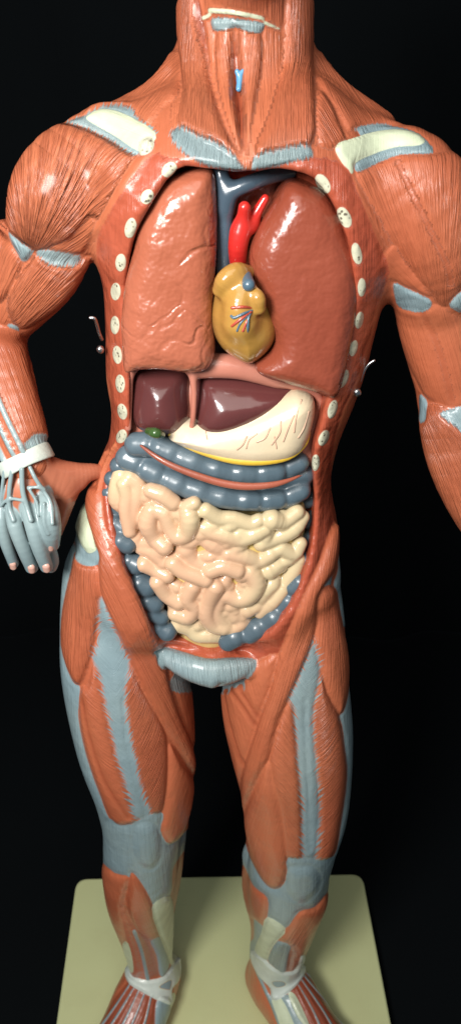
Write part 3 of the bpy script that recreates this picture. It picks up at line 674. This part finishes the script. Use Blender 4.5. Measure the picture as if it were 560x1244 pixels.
# ------------------------------------------------------------------ organs
def rel(cx, cz, kx, kz=0): return lambda x, z: kx*(x-cx)**2+kz*(z-cz)**2
LUNG_L = [(232, 209), (257, 206), (263, 228), (264, 270), (263, 310), (260, 345), (259, 380), (262, 418), (252, 438), (228, 441), (200, 437), (170, 438), (153, 442), (150, 410), (149, 380), (153, 338), (163, 298), (180, 262), (205, 226)]
LUNG_R = [(329, 246), (343, 228), (357, 223), (378, 230), (397, 245), (413, 268), (427, 298), (434, 330), (432, 362), (426, 400), (414, 445), (402, 470), (372, 460), (345, 453), (320, 446), (309, 438), (315, 429), (331, 418), (337, 399), (327, 370), (315, 342), (304, 325), (302, 302), (311, 277)]
LUNG_L = [(x-(7 if x < 230 and y < 290 else -2 if x < 170 else 0), y-(5 if y < 240 else 0)) for x, y in LUNG_L]
LUNG_R = [(x-(2 if x > 420 else 5 if (x < 340 and 330 < y < 436) else 0), y-(6 if y < 250 and x > 340 else 0)) for x, y in LUNG_R]
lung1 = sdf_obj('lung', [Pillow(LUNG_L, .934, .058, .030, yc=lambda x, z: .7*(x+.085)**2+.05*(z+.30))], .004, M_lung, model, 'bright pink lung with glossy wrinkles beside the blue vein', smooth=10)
lung2 = sdf_obj('lung', [Pillow(LUNG_R, .934, .058, .030, yc=lambda x, z: .7*(x-.09)**2+.06*(z+.28))], .004, M_lungShade, model, 'lung overlapping the red artery, coloured darker for the shade on its side', smooth=10)
heartP = [Pillow([(270, 334), (262, 352), (257, 377), (259, 399), (269, 418), (286, 431), (302, 437), (318, 429), (332, 412), (335, 394), (329, 374), (322, 360), (310, 344), (296, 332), (284, 328)], .918, .055, .05),
          Chain([(267, 352, .885, 9), (274, 340, .88, 12), (287, 331, .885, 12), (300, 331, .90, 9)], k=.010),
          Chain([(298, 352, .878, 12), (291, 372, .872, 16), (292, 392, .872, 18)], k=.015),
          Chain([(306, 352, .876, 6), (313, 362, .868, 9), (315, 374, .87, 8)], k=.006)]
sdf_obj('larynx_cartilage', [Chain([(288, 87, snap(prims, 290, 95)-.001, 3), (291, 96, snap(prims, 290, 98)-.001, 3.6), (290, 108, snap(prims, 290, 108)-.001, 3.4)], k=.002),
    Chain([(295, 86, snap(prims, 293, 95)-.001, 2.2), (291, 97, snap(prims, 290, 98)-.001, 3)], k=.003)], .0018, M_blue, coarse[1])
heart = sdf_obj('heart', heartP, .003, M_heart, model)
def tube(name, pts, mat, parent, label=None, vox=.0025, ky=1., k=.004, sub=1):
    return sdf_obj(name, [Chain(pts, ky=ky, k=k)], vox, mat, parent, label, subdiv=sub)
tube('pulmonary_trunk', [(299, 336, .885, 7), (302, 346, .868, 8)], M_veinb, heart)
def heart_line(pts, mat, w):
    # strokes that lie on the heart's front
    tube('coronary_vessel', [(x, y, snap(heartP, x, y), w) for x, y in pts], mat, heart, vox=.0012, k=.002)
heart_line([(306, 374), (295, 373), (282, 374)], M_arl, 2.0); heart_line([(306, 377), (296, 381), (285, 386), (281, 384)], M_veinb, 1.8)
heart_line([(304, 379), (295, 386), (287, 392), (282, 396)], M_arl, 1.8); heart_line([(306, 378), (300, 390), (295, 402)], M_arl, 1.6)
heart_line([(307, 376), (302, 385), (301, 398), (300, 408)], M_veinb, 1.8); heart_line([(300, 384), (292, 393), (288, 402)], M_veinb, 1.4)
sdf_obj('vein', [Chain([(265, 196, .93, 9), (269, 215, .925, 9.5), (273, 245, .925, 9.5), (273, 285, .93, 9.5), (271, 330, .94, 8.5)], k=.008),
                 Chain([(274, 250, .925, 9), (283, 233, .92, 9.5), (305, 222, .92, 9.5), (332, 213, .935, 9), (352, 208, .95, 9)], k=.012)], .003, M_vein, model, 'dark blue branching vein between the lungs')
sdf_obj('artery', [Chain([(289, 322, .925, 10), (289, 300, .915, 12), (293, 280, .915, 13), (303, 270, .925, 12), (318, 280, .95, 12)], k=.008),
                   Chain([(292, 280, .915, 10), (296, 262, .91, 8.5), (297, 252, .905, 7.5)], k=.006),
                   Chain([(304, 275, .92, 9), (312, 258, .92, 6.5), (322, 241, .92, 5)], k=.006),
                   Chain([(303, 275, .93, 8), (306, 262, .935, 6)], k=.005)], .003, M_art, model, 'glossy bright red artery above the heart')
diap = sdf_obj('diaphragm', [Pillow([(153, 560), (153, 500), (154, 462), (166, 442), (200, 437), (240, 439), (262, 432), (300, 436), (340, 452), (392, 468), (404, 490), (396, 530), (388, 560), (300, 560), (200, 560)], .985, .05, .04),
    Chain([(156, 520, .925, 4), (157, 480, .925, 4.5), (159, 455, .925, 5), (172, 442, .92, 5), (196, 438, .92, 5), (222, 442, .92, 6), (236, 452, .92, 7), (250, 450, .92, 7), (290, 452, .92, 6), (335, 463, .925, 6), (375, 474, .93, 5), (388, 486, .935, 5), (390, 520, .94, 4)], k=.015),
    Chain([(245, 440, .925, 12), (290, 443, .925, 11), (335, 455, .93, 9)], k=.02),
    Chain([(234, 452, .91, 5), (236, 480, .905, 3.4), (235, 505, .905, 3.2), (233, 518, .91, 3)], k=.008)], .0035, M_diap, model)
sdf_obj('liver', [Pillow([(158, 455), (170, 444), (194, 441), (221, 445), (231, 455), (233, 478), (231, 510), (219, 525), (198, 527), (166, 520), (158, 496)], .930, .05, .058, yc=lambda x, z: .32*(z+.45))], .003, M_liver, model, 'squarer dark maroon liver lobe', smooth=36)
sdf_obj('liver', [Pillow([(236, 472), (243, 457), (262, 453), (292, 455), (335, 464), (366, 472), (356, 489), (332, 507), (298, 521), (269, 528), (245, 524), (234, 510)], .925, .048, .052, yc=lambda x, z: .32*(z+.45))], .003, M_liver, model, 'pointed dark maroon liver lobe lying over the stomach', smooth=36)
tube('gall_bladder', [(181, 524, .89, 5), (189, 526, .878, 6.5), (196, 528, .885, 5)], M_gall, model)
stomP = [Pillow([(222, 512), (205, 525), (214, 534), (247, 548), (283, 558), (318, 560), (352, 553), (371, 536), (381, 503), (380, 482), (365, 473), (348, 476), (300, 500), (250, 510)], .925, .038, .034)]
stom = sdf_obj('stomach', stomP, .003, M_stom, model)
sdf_obj('stomach_fat_border', [Chain([(207, 528, .915, 3), (222, 538, .905, 4), (247, 549, .90, 4.5), (283, 559, .895, 4.8), (318, 561, .895, 4.6), (350, 555, .90, 4.2), (369, 540, .91, 3.5), (375, 525, .915, 2.5)], k=.004)], .0025, M_yel, stom)
def sline(pts, w=1.5):
    tube('stomach_vessel', [(x, y, snap(stomP, x, y), w*.8) for x, y in pts], M_stv, stom, vox=.0014, k=.002)
sline([(366, 486), (360, 505), (357, 525)]); sline([(357, 505), (350, 520), (344, 536)]); sline([(341, 512), (340, 525), (330, 540)]); sline([(328, 520), (322, 532), (312, 537)])
sline([(300, 530), (295, 540), (288, 546)]); sline([(312, 527), (303, 534), (299, 545)], 1.2); sline([(250, 524), (252, 534)], 1.2); sline([(333, 530), (336, 545)], 1.2); sline([(375, 500), (369, 520), (362, 532)], 1.2)

def haustra(path, n, r, Yf, squash=1.0, jitter=.10):
    """pouches along a path: overlapping balls with pinched seams"""
    p = catmull(path, 8); L = np.r_[0, np.cumsum(np.linalg.norm(np.diff(p[:, :2], axis=0), axis=1))]
    out = []
    for i in range(n):
        l = (i+.5)/n*L[-1]; x = np.interp(l, L, p[:, 0]); y = np.interp(l, L, p[:, 1]); rr = np.interp(l, L, p[:, 2]) if p.shape[1] > 2 else r
        l2 = min(l+1, L[-1]); dx = np.interp(l2, L, p[:, 0])-x; dy = np.interp(l2, L, p[:, 1])-y; q = math.hypot(dx, dy)+1e-9; dx /= q; dy /= q
        hl = max(L[-1]/n/2-rr*.25, 1.0); rr *= 1+rng.uniform(-jitter, jitter); Y = Yf(x, y); rr *= 1.1
        out.append(Chain([(x-dx*hl, y-dy*hl, Y, rr*.96), (x, y, Y-.002, rr), (x+dx*hl, y+dy*hl, Y, rr*.96)], k=.0032, n=1))
    return out
Yc = lambda x, y: .912+.0000022*(x-262)**2
colon = sdf_obj('large_intestine', haustra([(163, 541), (185, 540), (210, 551), (240, 563), (275, 572), (310, 574), (343, 569), (365, 560)], 7, 14, Yc)
    + haustra([(152, 556), (170, 563), (190, 575), (215, 586), (245, 597), (280, 605), (318, 607), (348, 602), (366, 593)], 8, 13.5, lambda x, y: Yc(x, y)+.004)
    + [Chain([(160, 550, .94, 14), (200, 562, .94, 15), (260, 582, .94, 15), (320, 588, .94, 15), (368, 576, .945, 14)], k=.004)], .003, M_colon, model, 'wide slate-blue pouched bowel crossing below the stomach')
sdf_obj('taenia_band', [Chain([(171, 541, .905, 1.5), (190, 555, .893, 3.2), (212, 567, .886, 4), (240, 578, .882, 4.5), (270, 587, .88, 4.8), (300, 591, .88, 4.8), (330, 589, .884, 4), (352, 583, .893, 2.5), (368, 576, .905, 1.2)], k=.004, ky=.9)], .0025, M_tae, colon)
sdf_obj('large_intestine', [Chain([(x-4, y-2, Y-.016, r*(.98+.1*math.sin(y))), (x+4, y+2, Y-.016, r*(1.08-.1*math.sin(y*1.7)))], k=.005, n=1) for x, y, r, Y in
    ((150, 568, 12, .955), (141, 584, 11, .96), (137, 601, 10, .96), (137, 618, 10, .955), (144, 638, 10.5, .94), (151, 659, 12.5, .925), (161, 683, 11.5, .925), (174, 710, 14, .92), (184, 732, 11.5, .915), (192, 748, 10.5, .912), (199, 764, 11, .91))]
    + [Chain([(146, 575, .965, 8), (139, 612, .965, 7), (152, 660, .945, 9), (176, 715, .94, 10), (200, 765, .93, 9)], k=.006)], .003, M_colonD, model, 'slate-blue pouched bowel climbing beside the bent arm side')
sdf_obj('large_intestine', [Chain([(x-4, y+3, Y-.008, r*(.95+.12*math.sin(y))), (x+4, y-3, Y-.008, r*(1.05-.1*math.sin(y*1.7)))], k=.005, n=1) for x, y, r, Y in
    ((384, 500, 9, .985), (384, 525, 10, .985), (382, 552, 10, .98), (377, 582, 10, .975), (377, 606, 9, .97), (378, 630, 9, .965), (375, 656, 9.5, .955), (367, 684, 10.5, .935), (360, 710, 11.5, .92), (346, 733, 12, .915), (329, 752, 14, .91), (308, 766, 15, .908), (281, 776, 13, .905))]
    + [Chain([(382, 540, .99, 8), (377, 620, .98, 7), (368, 684, .95, 8), (345, 735, .93, 9), (290, 772, .92, 9)], k=.006)], .003, M_colonD, model, 'slate-blue pouched bowel down the hanging arm side')
# small intestine
INT = [(141, 566), (137, 595), (137, 619), (150, 632), (160, 662), (171, 689), (187, 710), (200, 734), (211, 762), (227, 773), (249, 780), (268, 778), (295, 764), (317, 748), (338, 733), (353, 709), (364, 682), (371, 658), (371, 614), (352, 617), (325, 624), (300, 626), (271, 622), (240, 610), (211, 602), (182, 586), (160, 575)]
def Yi(x, y): return .895+.0000020*(x-258)**2+.0000008*(y-680)**2
TB = [[(148, 577, 10), (145, 590, 11), (144, 606, 11), (150, 615, 9)], [(152, 588, 9), (156, 602, 10), (154, 618, 9), (158, 645, 8)],
 [(158, 580, 9), (168, 588, 9), (168, 602, 9), (164, 616, 9), (160, 632, 10)],
 [(184, 596, 9), (197, 601, 10), (210, 610, 9.5)],
 [(184, 620, 9), (180, 636, 11), (188, 652, 10), (200, 664, 10)],
 [(188, 618, 9), (200, 624, 9), (207, 640, 9.5), (216, 651, 10), (228, 646, 10.5), (231, 630, 11), (228, 617, 9), (236, 611, 8)],
 [(165, 652, 10), (172, 664, 9), (184, 668, 9.5), (198, 680, 9.5)],
 [(175, 685, 9.5), (188, 691, 9), (203, 699, 9)],
 [(226, 665, 11), (235, 679, 10), (250, 684, 10.5), (265, 678, 9)],
 [(211, 684, 10), (222, 693, 9.5), (238, 699, 10), (250, 704, 9)],
 [(250, 641, 11), (247, 650, 10), (259, 660, 10.5), (272, 667, 10)],
 [(250, 620, 9), (266, 629, 9), (284, 630, 8.5), (304, 636, 9), (314, 632, 8)],
 [(192, 707, 9.5), (203, 721, 10), (217, 731, 9.5)],
 [(234, 712, 10), (228, 726, 10), (236, 737, 9), (228, 748, 10), (214, 745, 9.5)],
 [(262, 713, 10), (254, 729, 10.5), (251, 745, 10), (259, 758, 10), (271, 762, 9)],
 [(217, 757, 10), (231, 763, 9.5), (240, 770, 9.5), (254, 771, 9.5), (266, 772, 9)],
 [(256, 646, 9), (274, 650, 10), (291, 654, 10), (309, 648, 10), (321, 642, 9.5)],
 [(330, 631, 12), (345, 633, 9), (360, 622, 9)],
 [(317, 660, 9), (336, 652, 10), (356, 642, 10), (367, 628, 8)],
 [(277, 672, 9), (296, 675, 10), (314, 680, 9.5), (328, 673, 9)],
 [(341, 665, 9), (356, 672, 9), (364, 660, 8)],
 [(256, 693, 9), (271, 688, 10), (288, 693, 9.5)],
 [(277, 722, 9.5), (290, 727, 10), (303, 722, 11), (311, 708, 11), (303, 695, 11), (292, 699, 8)],
 [(327, 691, 12), (338, 686, 9)],
 [(348, 705, 9), (357, 691, 9), (362, 680, 8)],
 [(300, 739, 11), (313, 731, 10), (322, 716, 10), (331, 709, 9)],
 [(316, 743, 8), (330, 730, 9.5), (341, 716, 9.5)],
 [(252, 716, 8), (264, 709, 9.5), (276, 711, 9), (270, 724, 8), (263, 738, 9.5), (268, 751, 9.5), (280, 762, 9.5), (291, 757, 9)],
 [(277, 738, 10), (283, 748, 9), (296, 752, 9)]]
ip = []
for i, tb in enumerate(TB):
    o = rng.uniform(-.007, .006)
    ip.append(Chain([(x, y, Yi(x, y)+o+rng.uniform(-.003, .003), r*1.12) for x, y, r in tb], k=.0032, n=3))
for _ in range(400):
    x, y = rng.uniform(135, 375), rng.uniform(565, 782)
    if polydist(np.array([x]), np.array([y]), INT)[0] < 11: continue
    a_ = rng.uniform(0, math.pi); dx_, dy_ = 9*math.cos(a_), 6*math.sin(a_)
    ip.append(Chain([(x-dx_, y-dy_, Yi(x, y)+.006, 8.2), (x, y+2, Yi(x, y)+.002, 9), (x+dx_, y+dy_, Yi(x, y)+.006, 8.2)], k=.003, n=2))
    if len(ip) > 120: break
small = sdf_obj('small_intestine', ip, .0028, M_int, model, disp=None)
sdf_obj('mesentery', [Pillow(INT, .945, .046, .04, yc=lambda x, z: 1.5*(x+.02)**2)], .004, M_mes, small)

# ------------------------------------------------------------------ hand on the hip
hp = [Chain([(34, 560, .935, 27), (32, 585, .925, 27), (32, 605, .915, 28)], ky=.55, k=.01),
      Chain([(30, 600, .915, 26), (36, 618, .91, 24)], ky=.5, k=.01),
      # thumb and palm behind
      Chain([(48, 568, .945, 18), (72, 574, .955, 16), (96, 575, .965, 13), (114, 573, .975, 10), (128, 574, .985, 8)], k=.012),
      Chain([(60, 585, .945, 22), (78, 594, .95, 17), (74, 622, .955, 12), (68, 645, .955, 9)], k=.015), Chain([(78, 590, .955, 15), (94, 584, .965, 12)], k=.012),
      # fingers
      Chain([(3, 612, .92, 8), (2, 636, .905, 8.5), (9, 662, .905, 7.5), (17, 684, .915, 6.5)], cls=1, k=.004),
      Chain([(15, 612, .91, 9), (19, 638, .892, 9.5), (29, 665, .892, 9), (39, 689, .905, 8)], cls=1, k=.004),
      Chain([(34, 612, .905, 10), (41, 640, .888, 10), (48, 664, .888, 9.5), (57, 688, .90, 8)], cls=1, k=.004),
      Chain([(52, 600, .915, 11), (59, 620, .895, 13), (62, 642, .893, 13), (62, 660, .905, 11)], cls=1, k=.005),
      Chain([(58, 660, .92, 9), (63, 680, .925, 9), (62, 688, .925, 8)], cls=1, k=.004)]
def cord(pts, r, dy=0.0): return Chain([(x, y, Y-dy, r) for x, y, Y in pts], cls=1, k=.003)
hp += [cord([(6, 572, .905), (3, 595, .905), (1, 614, .905)], 2.2), cord([(15, 572, .9), (12, 595, .897), (12, 616, .895), (17, 632, .885)], 2.8),
       cord([(27, 570, .898), (28, 595, .893), (33, 615, .888), (38, 632, .878)], 3.2), cord([(37, 568, .903), (44, 582, .897), (54, 597, .897), (62, 612, .89), (64, 636, .874)], 2.6),
       cord([(35, 592, .895), (45, 592, .893), (54, 594, .897)], 1.9), cord([(1, 615, .90), (8, 608, .897), (17, 606, .893), (28, 608, .889)], 2.0),
       cord([(54, 612, .886), (54, 634, .877), (59, 648, .878)], 2.2), cord([(36, 594, .893), (45, 610, .888), (47, 626, .88)], 2.0)]
hand = sdf_obj('hand', hp, .0028, M_hand, coarse[2], 'blue-grey tendoned hand resting on the hip')
for x, y, Y, a_, tilt in ((16, 687, .9075, 4.3, 0), (38.5, 691, .893, 4.6, 0), (56.5, 690, .888, 4.8, 0), (61, 664, .891, 4.6, 0)):
    sdf_obj('fingernail', [Chain([(x, y-2, Y, a_), (x+.6, y+2, Y+.002, a_*.95)], ky=.7, k=.003)], .002, M_nail, hand)
# wrist strap ring
def band(name, c, axis, side, ru, rv, width, th, mat, parent, n=64):
    axis = axis/np.linalg.norm(axis); side = side-axis*(side@axis); side /= np.linalg.norm(side); up = np.cross(axis, side)
    Vv, F_ = [], []
    prof = [(-.5, 0), (-.5, .6), (-.42, 1), (-.1, 1.05), (.1, 1.05), (.42, 1), (.5, .6), (.5, 0)]
    for i in range(n):
        a = 2*math.pi*i/n
        wob = 1+.06*math.sin(3*a+1)
        for u, v in prof:
            r1, r2 = ru+v*th, rv+v*th
            Vv.append(c+axis*u*width*wob+side*math.cos(a)*r1+up*math.sin(a)*r2)
    m = len(prof)
    for i in range(n):
        j = (i+1) % n
        for k in range(m): F_.append((i*m+k, j*m+k, j*m+(k+1) % m, i*m+(k+1) % m))
    Vv = np.array(Vv); F_ = np.array(F_)
    nn = np.cross(Vv[F_[:, 2]]-Vv[F_[:, 0]], Vv[F_[:, 3]]-Vv[F_[:, 1]])
    if (nn*(Vv[F_[:, 0]]-c)).sum() < 0: F_ = F_[:, ::-1]
    return link(name, make_mesh(name, Vv, F_), mat, parent)
pa, pb = P(24, 536, .952), P(33, 580, .93)
wc = P(32, 560, .935); wr = 31*zc(wc)/F
band('wrist_strap', wc, (pb-pa)+np.array([.016, 0, .0]), np.array([1., .0, .35]), wr*1.03, wr*.98, .0215, .003, M_strap, coarse[2])

# ------------------------------------------------------------------ metal clips on the chest sides
def clip(pts, ball, w, parent=model):
    o = sdf_obj('metal_clip', [Chain([(x, y, Y, w) for x, y, Y in pts], k=.002), Chain([(*ball[:3], ball[3]), (ball[0]+.5, ball[1]+1, ball[2], ball[3])], k=.002, n=1)], .0018, M_metal, wall)
    return o
clip([(110, 386, .955), (115, 387, .955), (118, 394, .96), (121, 405, .965), (124, 412, .97)], (122, 424, .955, 4.6), 2.2)
clip([(454, 438, .95), (447, 443, .95), (441, 452, .95), (437, 463, .95)], (433, 476, .94, 5), 1.8)

# ------------------------------------------------------------------ base board and setting
def slab(name, corners, z0, z1, rad, bev, mat, parent=None, n=8):
    c = np.array(corners, float); out = []
    for i in range(4):
        p, a, b = c[i], c[i-1], c[(i+1) % 4]
        u = (a-p)/np.linalg.norm(a-p); v = (b-p)/np.linalg.norm(b-p)
        for k in range(n+1):
            t = k/n; q0 = p+u*rad; q1 = p+v*rad
            out.append((1-t)**2*q0+2*t*(1-t)*p+t*t*q1)
    out = np.array(out); cen = out.mean(0); m = len(out); rows = []
    for off, z in ((0, z0), (0, z1-bev), (bev*.3, z1-bev*.3), (bev, z1)):
        d = cen-out; d /= np.linalg.norm(d, axis=1)[:, None]; rows.append(np.c_[out+d*off, np.full(m, z)])
    Vv = np.vstack(rows+[[[cen[0], cen[1], z1]], [[cen[0], cen[1], z0]]]); me = bpy.data.meshes.new(name); Fs = []
    for r_ in range(3):
        for i in range(m):
            j = (i+1) % m; Fs.append((r_*m+i, r_*m+j, (r_+1)*m+j, (r_+1)*m+i))
    for i in range(m): Fs.append((3*m+i, 3*m+(i+1) % m, 4*m)); Fs.append(((i+1) % m, i, 4*m+1))
    me.from_pydata((Vv*S).tolist(), [], Fs); me.update()
    import bmesh
    bm = bmesh.new(); bm.from_mesh(me); bmesh.ops.recalc_face_normals(bm, faces=bm.faces); bm.to_mesh(me); bm.free()
    for p in me.polygons: p.use_smooth = len(p.vertices) == 4 and False
    return link(name, me, mat, parent)
A = PZ(93, 1067, FLOOR); B = PZ(440, 1061, FLOOR); C1 = PZ(62, 1290, FLOOR); D1 = PZ(484, 1290, FLOOR)
dl = (C1-A)[:2]; dl = dl/np.linalg.norm(dl)*.86; dr = (D1-B)[:2]; dr = dr/np.linalg.norm(dr)*.86
base = slab('base_board', [A[:2], B[:2], B[:2]+dr, A[:2]+dl], FLOOR-.05, FLOOR, .035, .008, M_base)
base['label'] = 'pale yellow-green square board the muscle figure stands on'; base['category'] = 'base board'
def box_sheet(name, x0, x1, y0, y1, z0, z1, mat):
    me = bpy.data.meshes.new(name)
    v = [(x, y, z) for x in (x0, x1) for y in (y0, y1) for z in (z0, z1)]
    me.from_pydata((np.array(v)*S).tolist(), [], [(0, 1, 3, 2), (4, 6, 7, 5), (0, 4, 5, 1), (2, 3, 7, 6), (0, 2, 6, 4), (1, 5, 7, 3)]); me.update()
    o = link(name, me, mat); o['kind'] = 'structure'; return o
o = box_sheet('tabletop', -4, 4, -.6, 2.6, FLOOR-.12, FLOOR-.054, M_black); o['label'] = 'black cloth-covered surface under the board'
# hanging black cloth with shallow folds
nx, nz = 160, 12
Vv = []; Fs = []
for j in range(nz+1):
    for i in range(nx+1):
        x = -4+8*i/nx; z = FLOOR-.05+(4.2)*j/nz
        Vv.append((x, 2.5+.03*math.sin(x*7+.6*math.sin(z*2))+.015*math.sin(x*19+z), z))
for j in range(nz):
    for i in range(nx): Fs.append((j*(nx+1)+i, j*(nx+1)+i+1, (j+1)*(nx+1)+i+1, (j+1)*(nx+1)+i))
me = make_mesh('backdrop', np.array(Vv), np.array(Fs)); o = link('backdrop', me, M_black); o['kind'] = 'structure'; o['label'] = 'plain black cloth hanging behind the figure'
model.location = (0, 0, 0)

# ------------------------------------------------------------------ camera, light, world
cam = bpy.data.cameras.new('camera'); co = bpy.data.objects.new('camera', cam); col.objects.link(co)
co.location = (0, 0, 0); co.rotation_euler = (math.pi/2-PIT, 0, 0)
cam.sensor_fit = 'VERTICAL'; cam.sensor_height = 36; cam.lens = 36*F/1244
cam.clip_start = .01; cam.clip_end = 50
cam.dof.use_dof = True; cam.dof.focus_distance = 1.02*S; cam.dof.aperture_fstop = 14.0
bpy.context.scene.camera = co
def area(name, loc, target, size, power, color, sy=None):
    l = bpy.data.lights.new(name, 'AREA'); l.energy = power; l.color = color; l.size = size*S
    if sy: l.shape = 'RECTANGLE'; l.size_y = sy*S
    o = bpy.data.objects.new(name, l); col.objects.link(o); o.location = np.array(loc)*S
    from mathutils import Vector
    d = Vector((np.array(target)-np.array(loc)).tolist()); o.rotation_euler = d.to_track_quat('-Z', 'Y').to_euler(); return o
area('key_lamp', (-.62, -.30, .34), (-.1, 1, -.75), .46, 8.8, (1.0, .98, .95))
area('fill_lamp', (-.2, -.8, 1.6), (0, 1, -.8), 2.2, 7.5, (1.0, .94, .86))  # added broad fill from above and in front, no visible source
w = bpy.data.worlds.new('World'); bpy.context.scene.world = w; w.use_nodes = True
bg = w.node_tree.nodes['Background']; bg.inputs[0].default_value = (.75, .9, 1, 1); bg.inputs[1].default_value = .14
sc = bpy.context.scene
sc.view_settings.view_transform = 'Standard'; sc.view_settings.look = 'None'; sc.view_settings.exposure = 0; sc.view_settings.gamma = 1
print('done', round(time.time()-T0, 1))
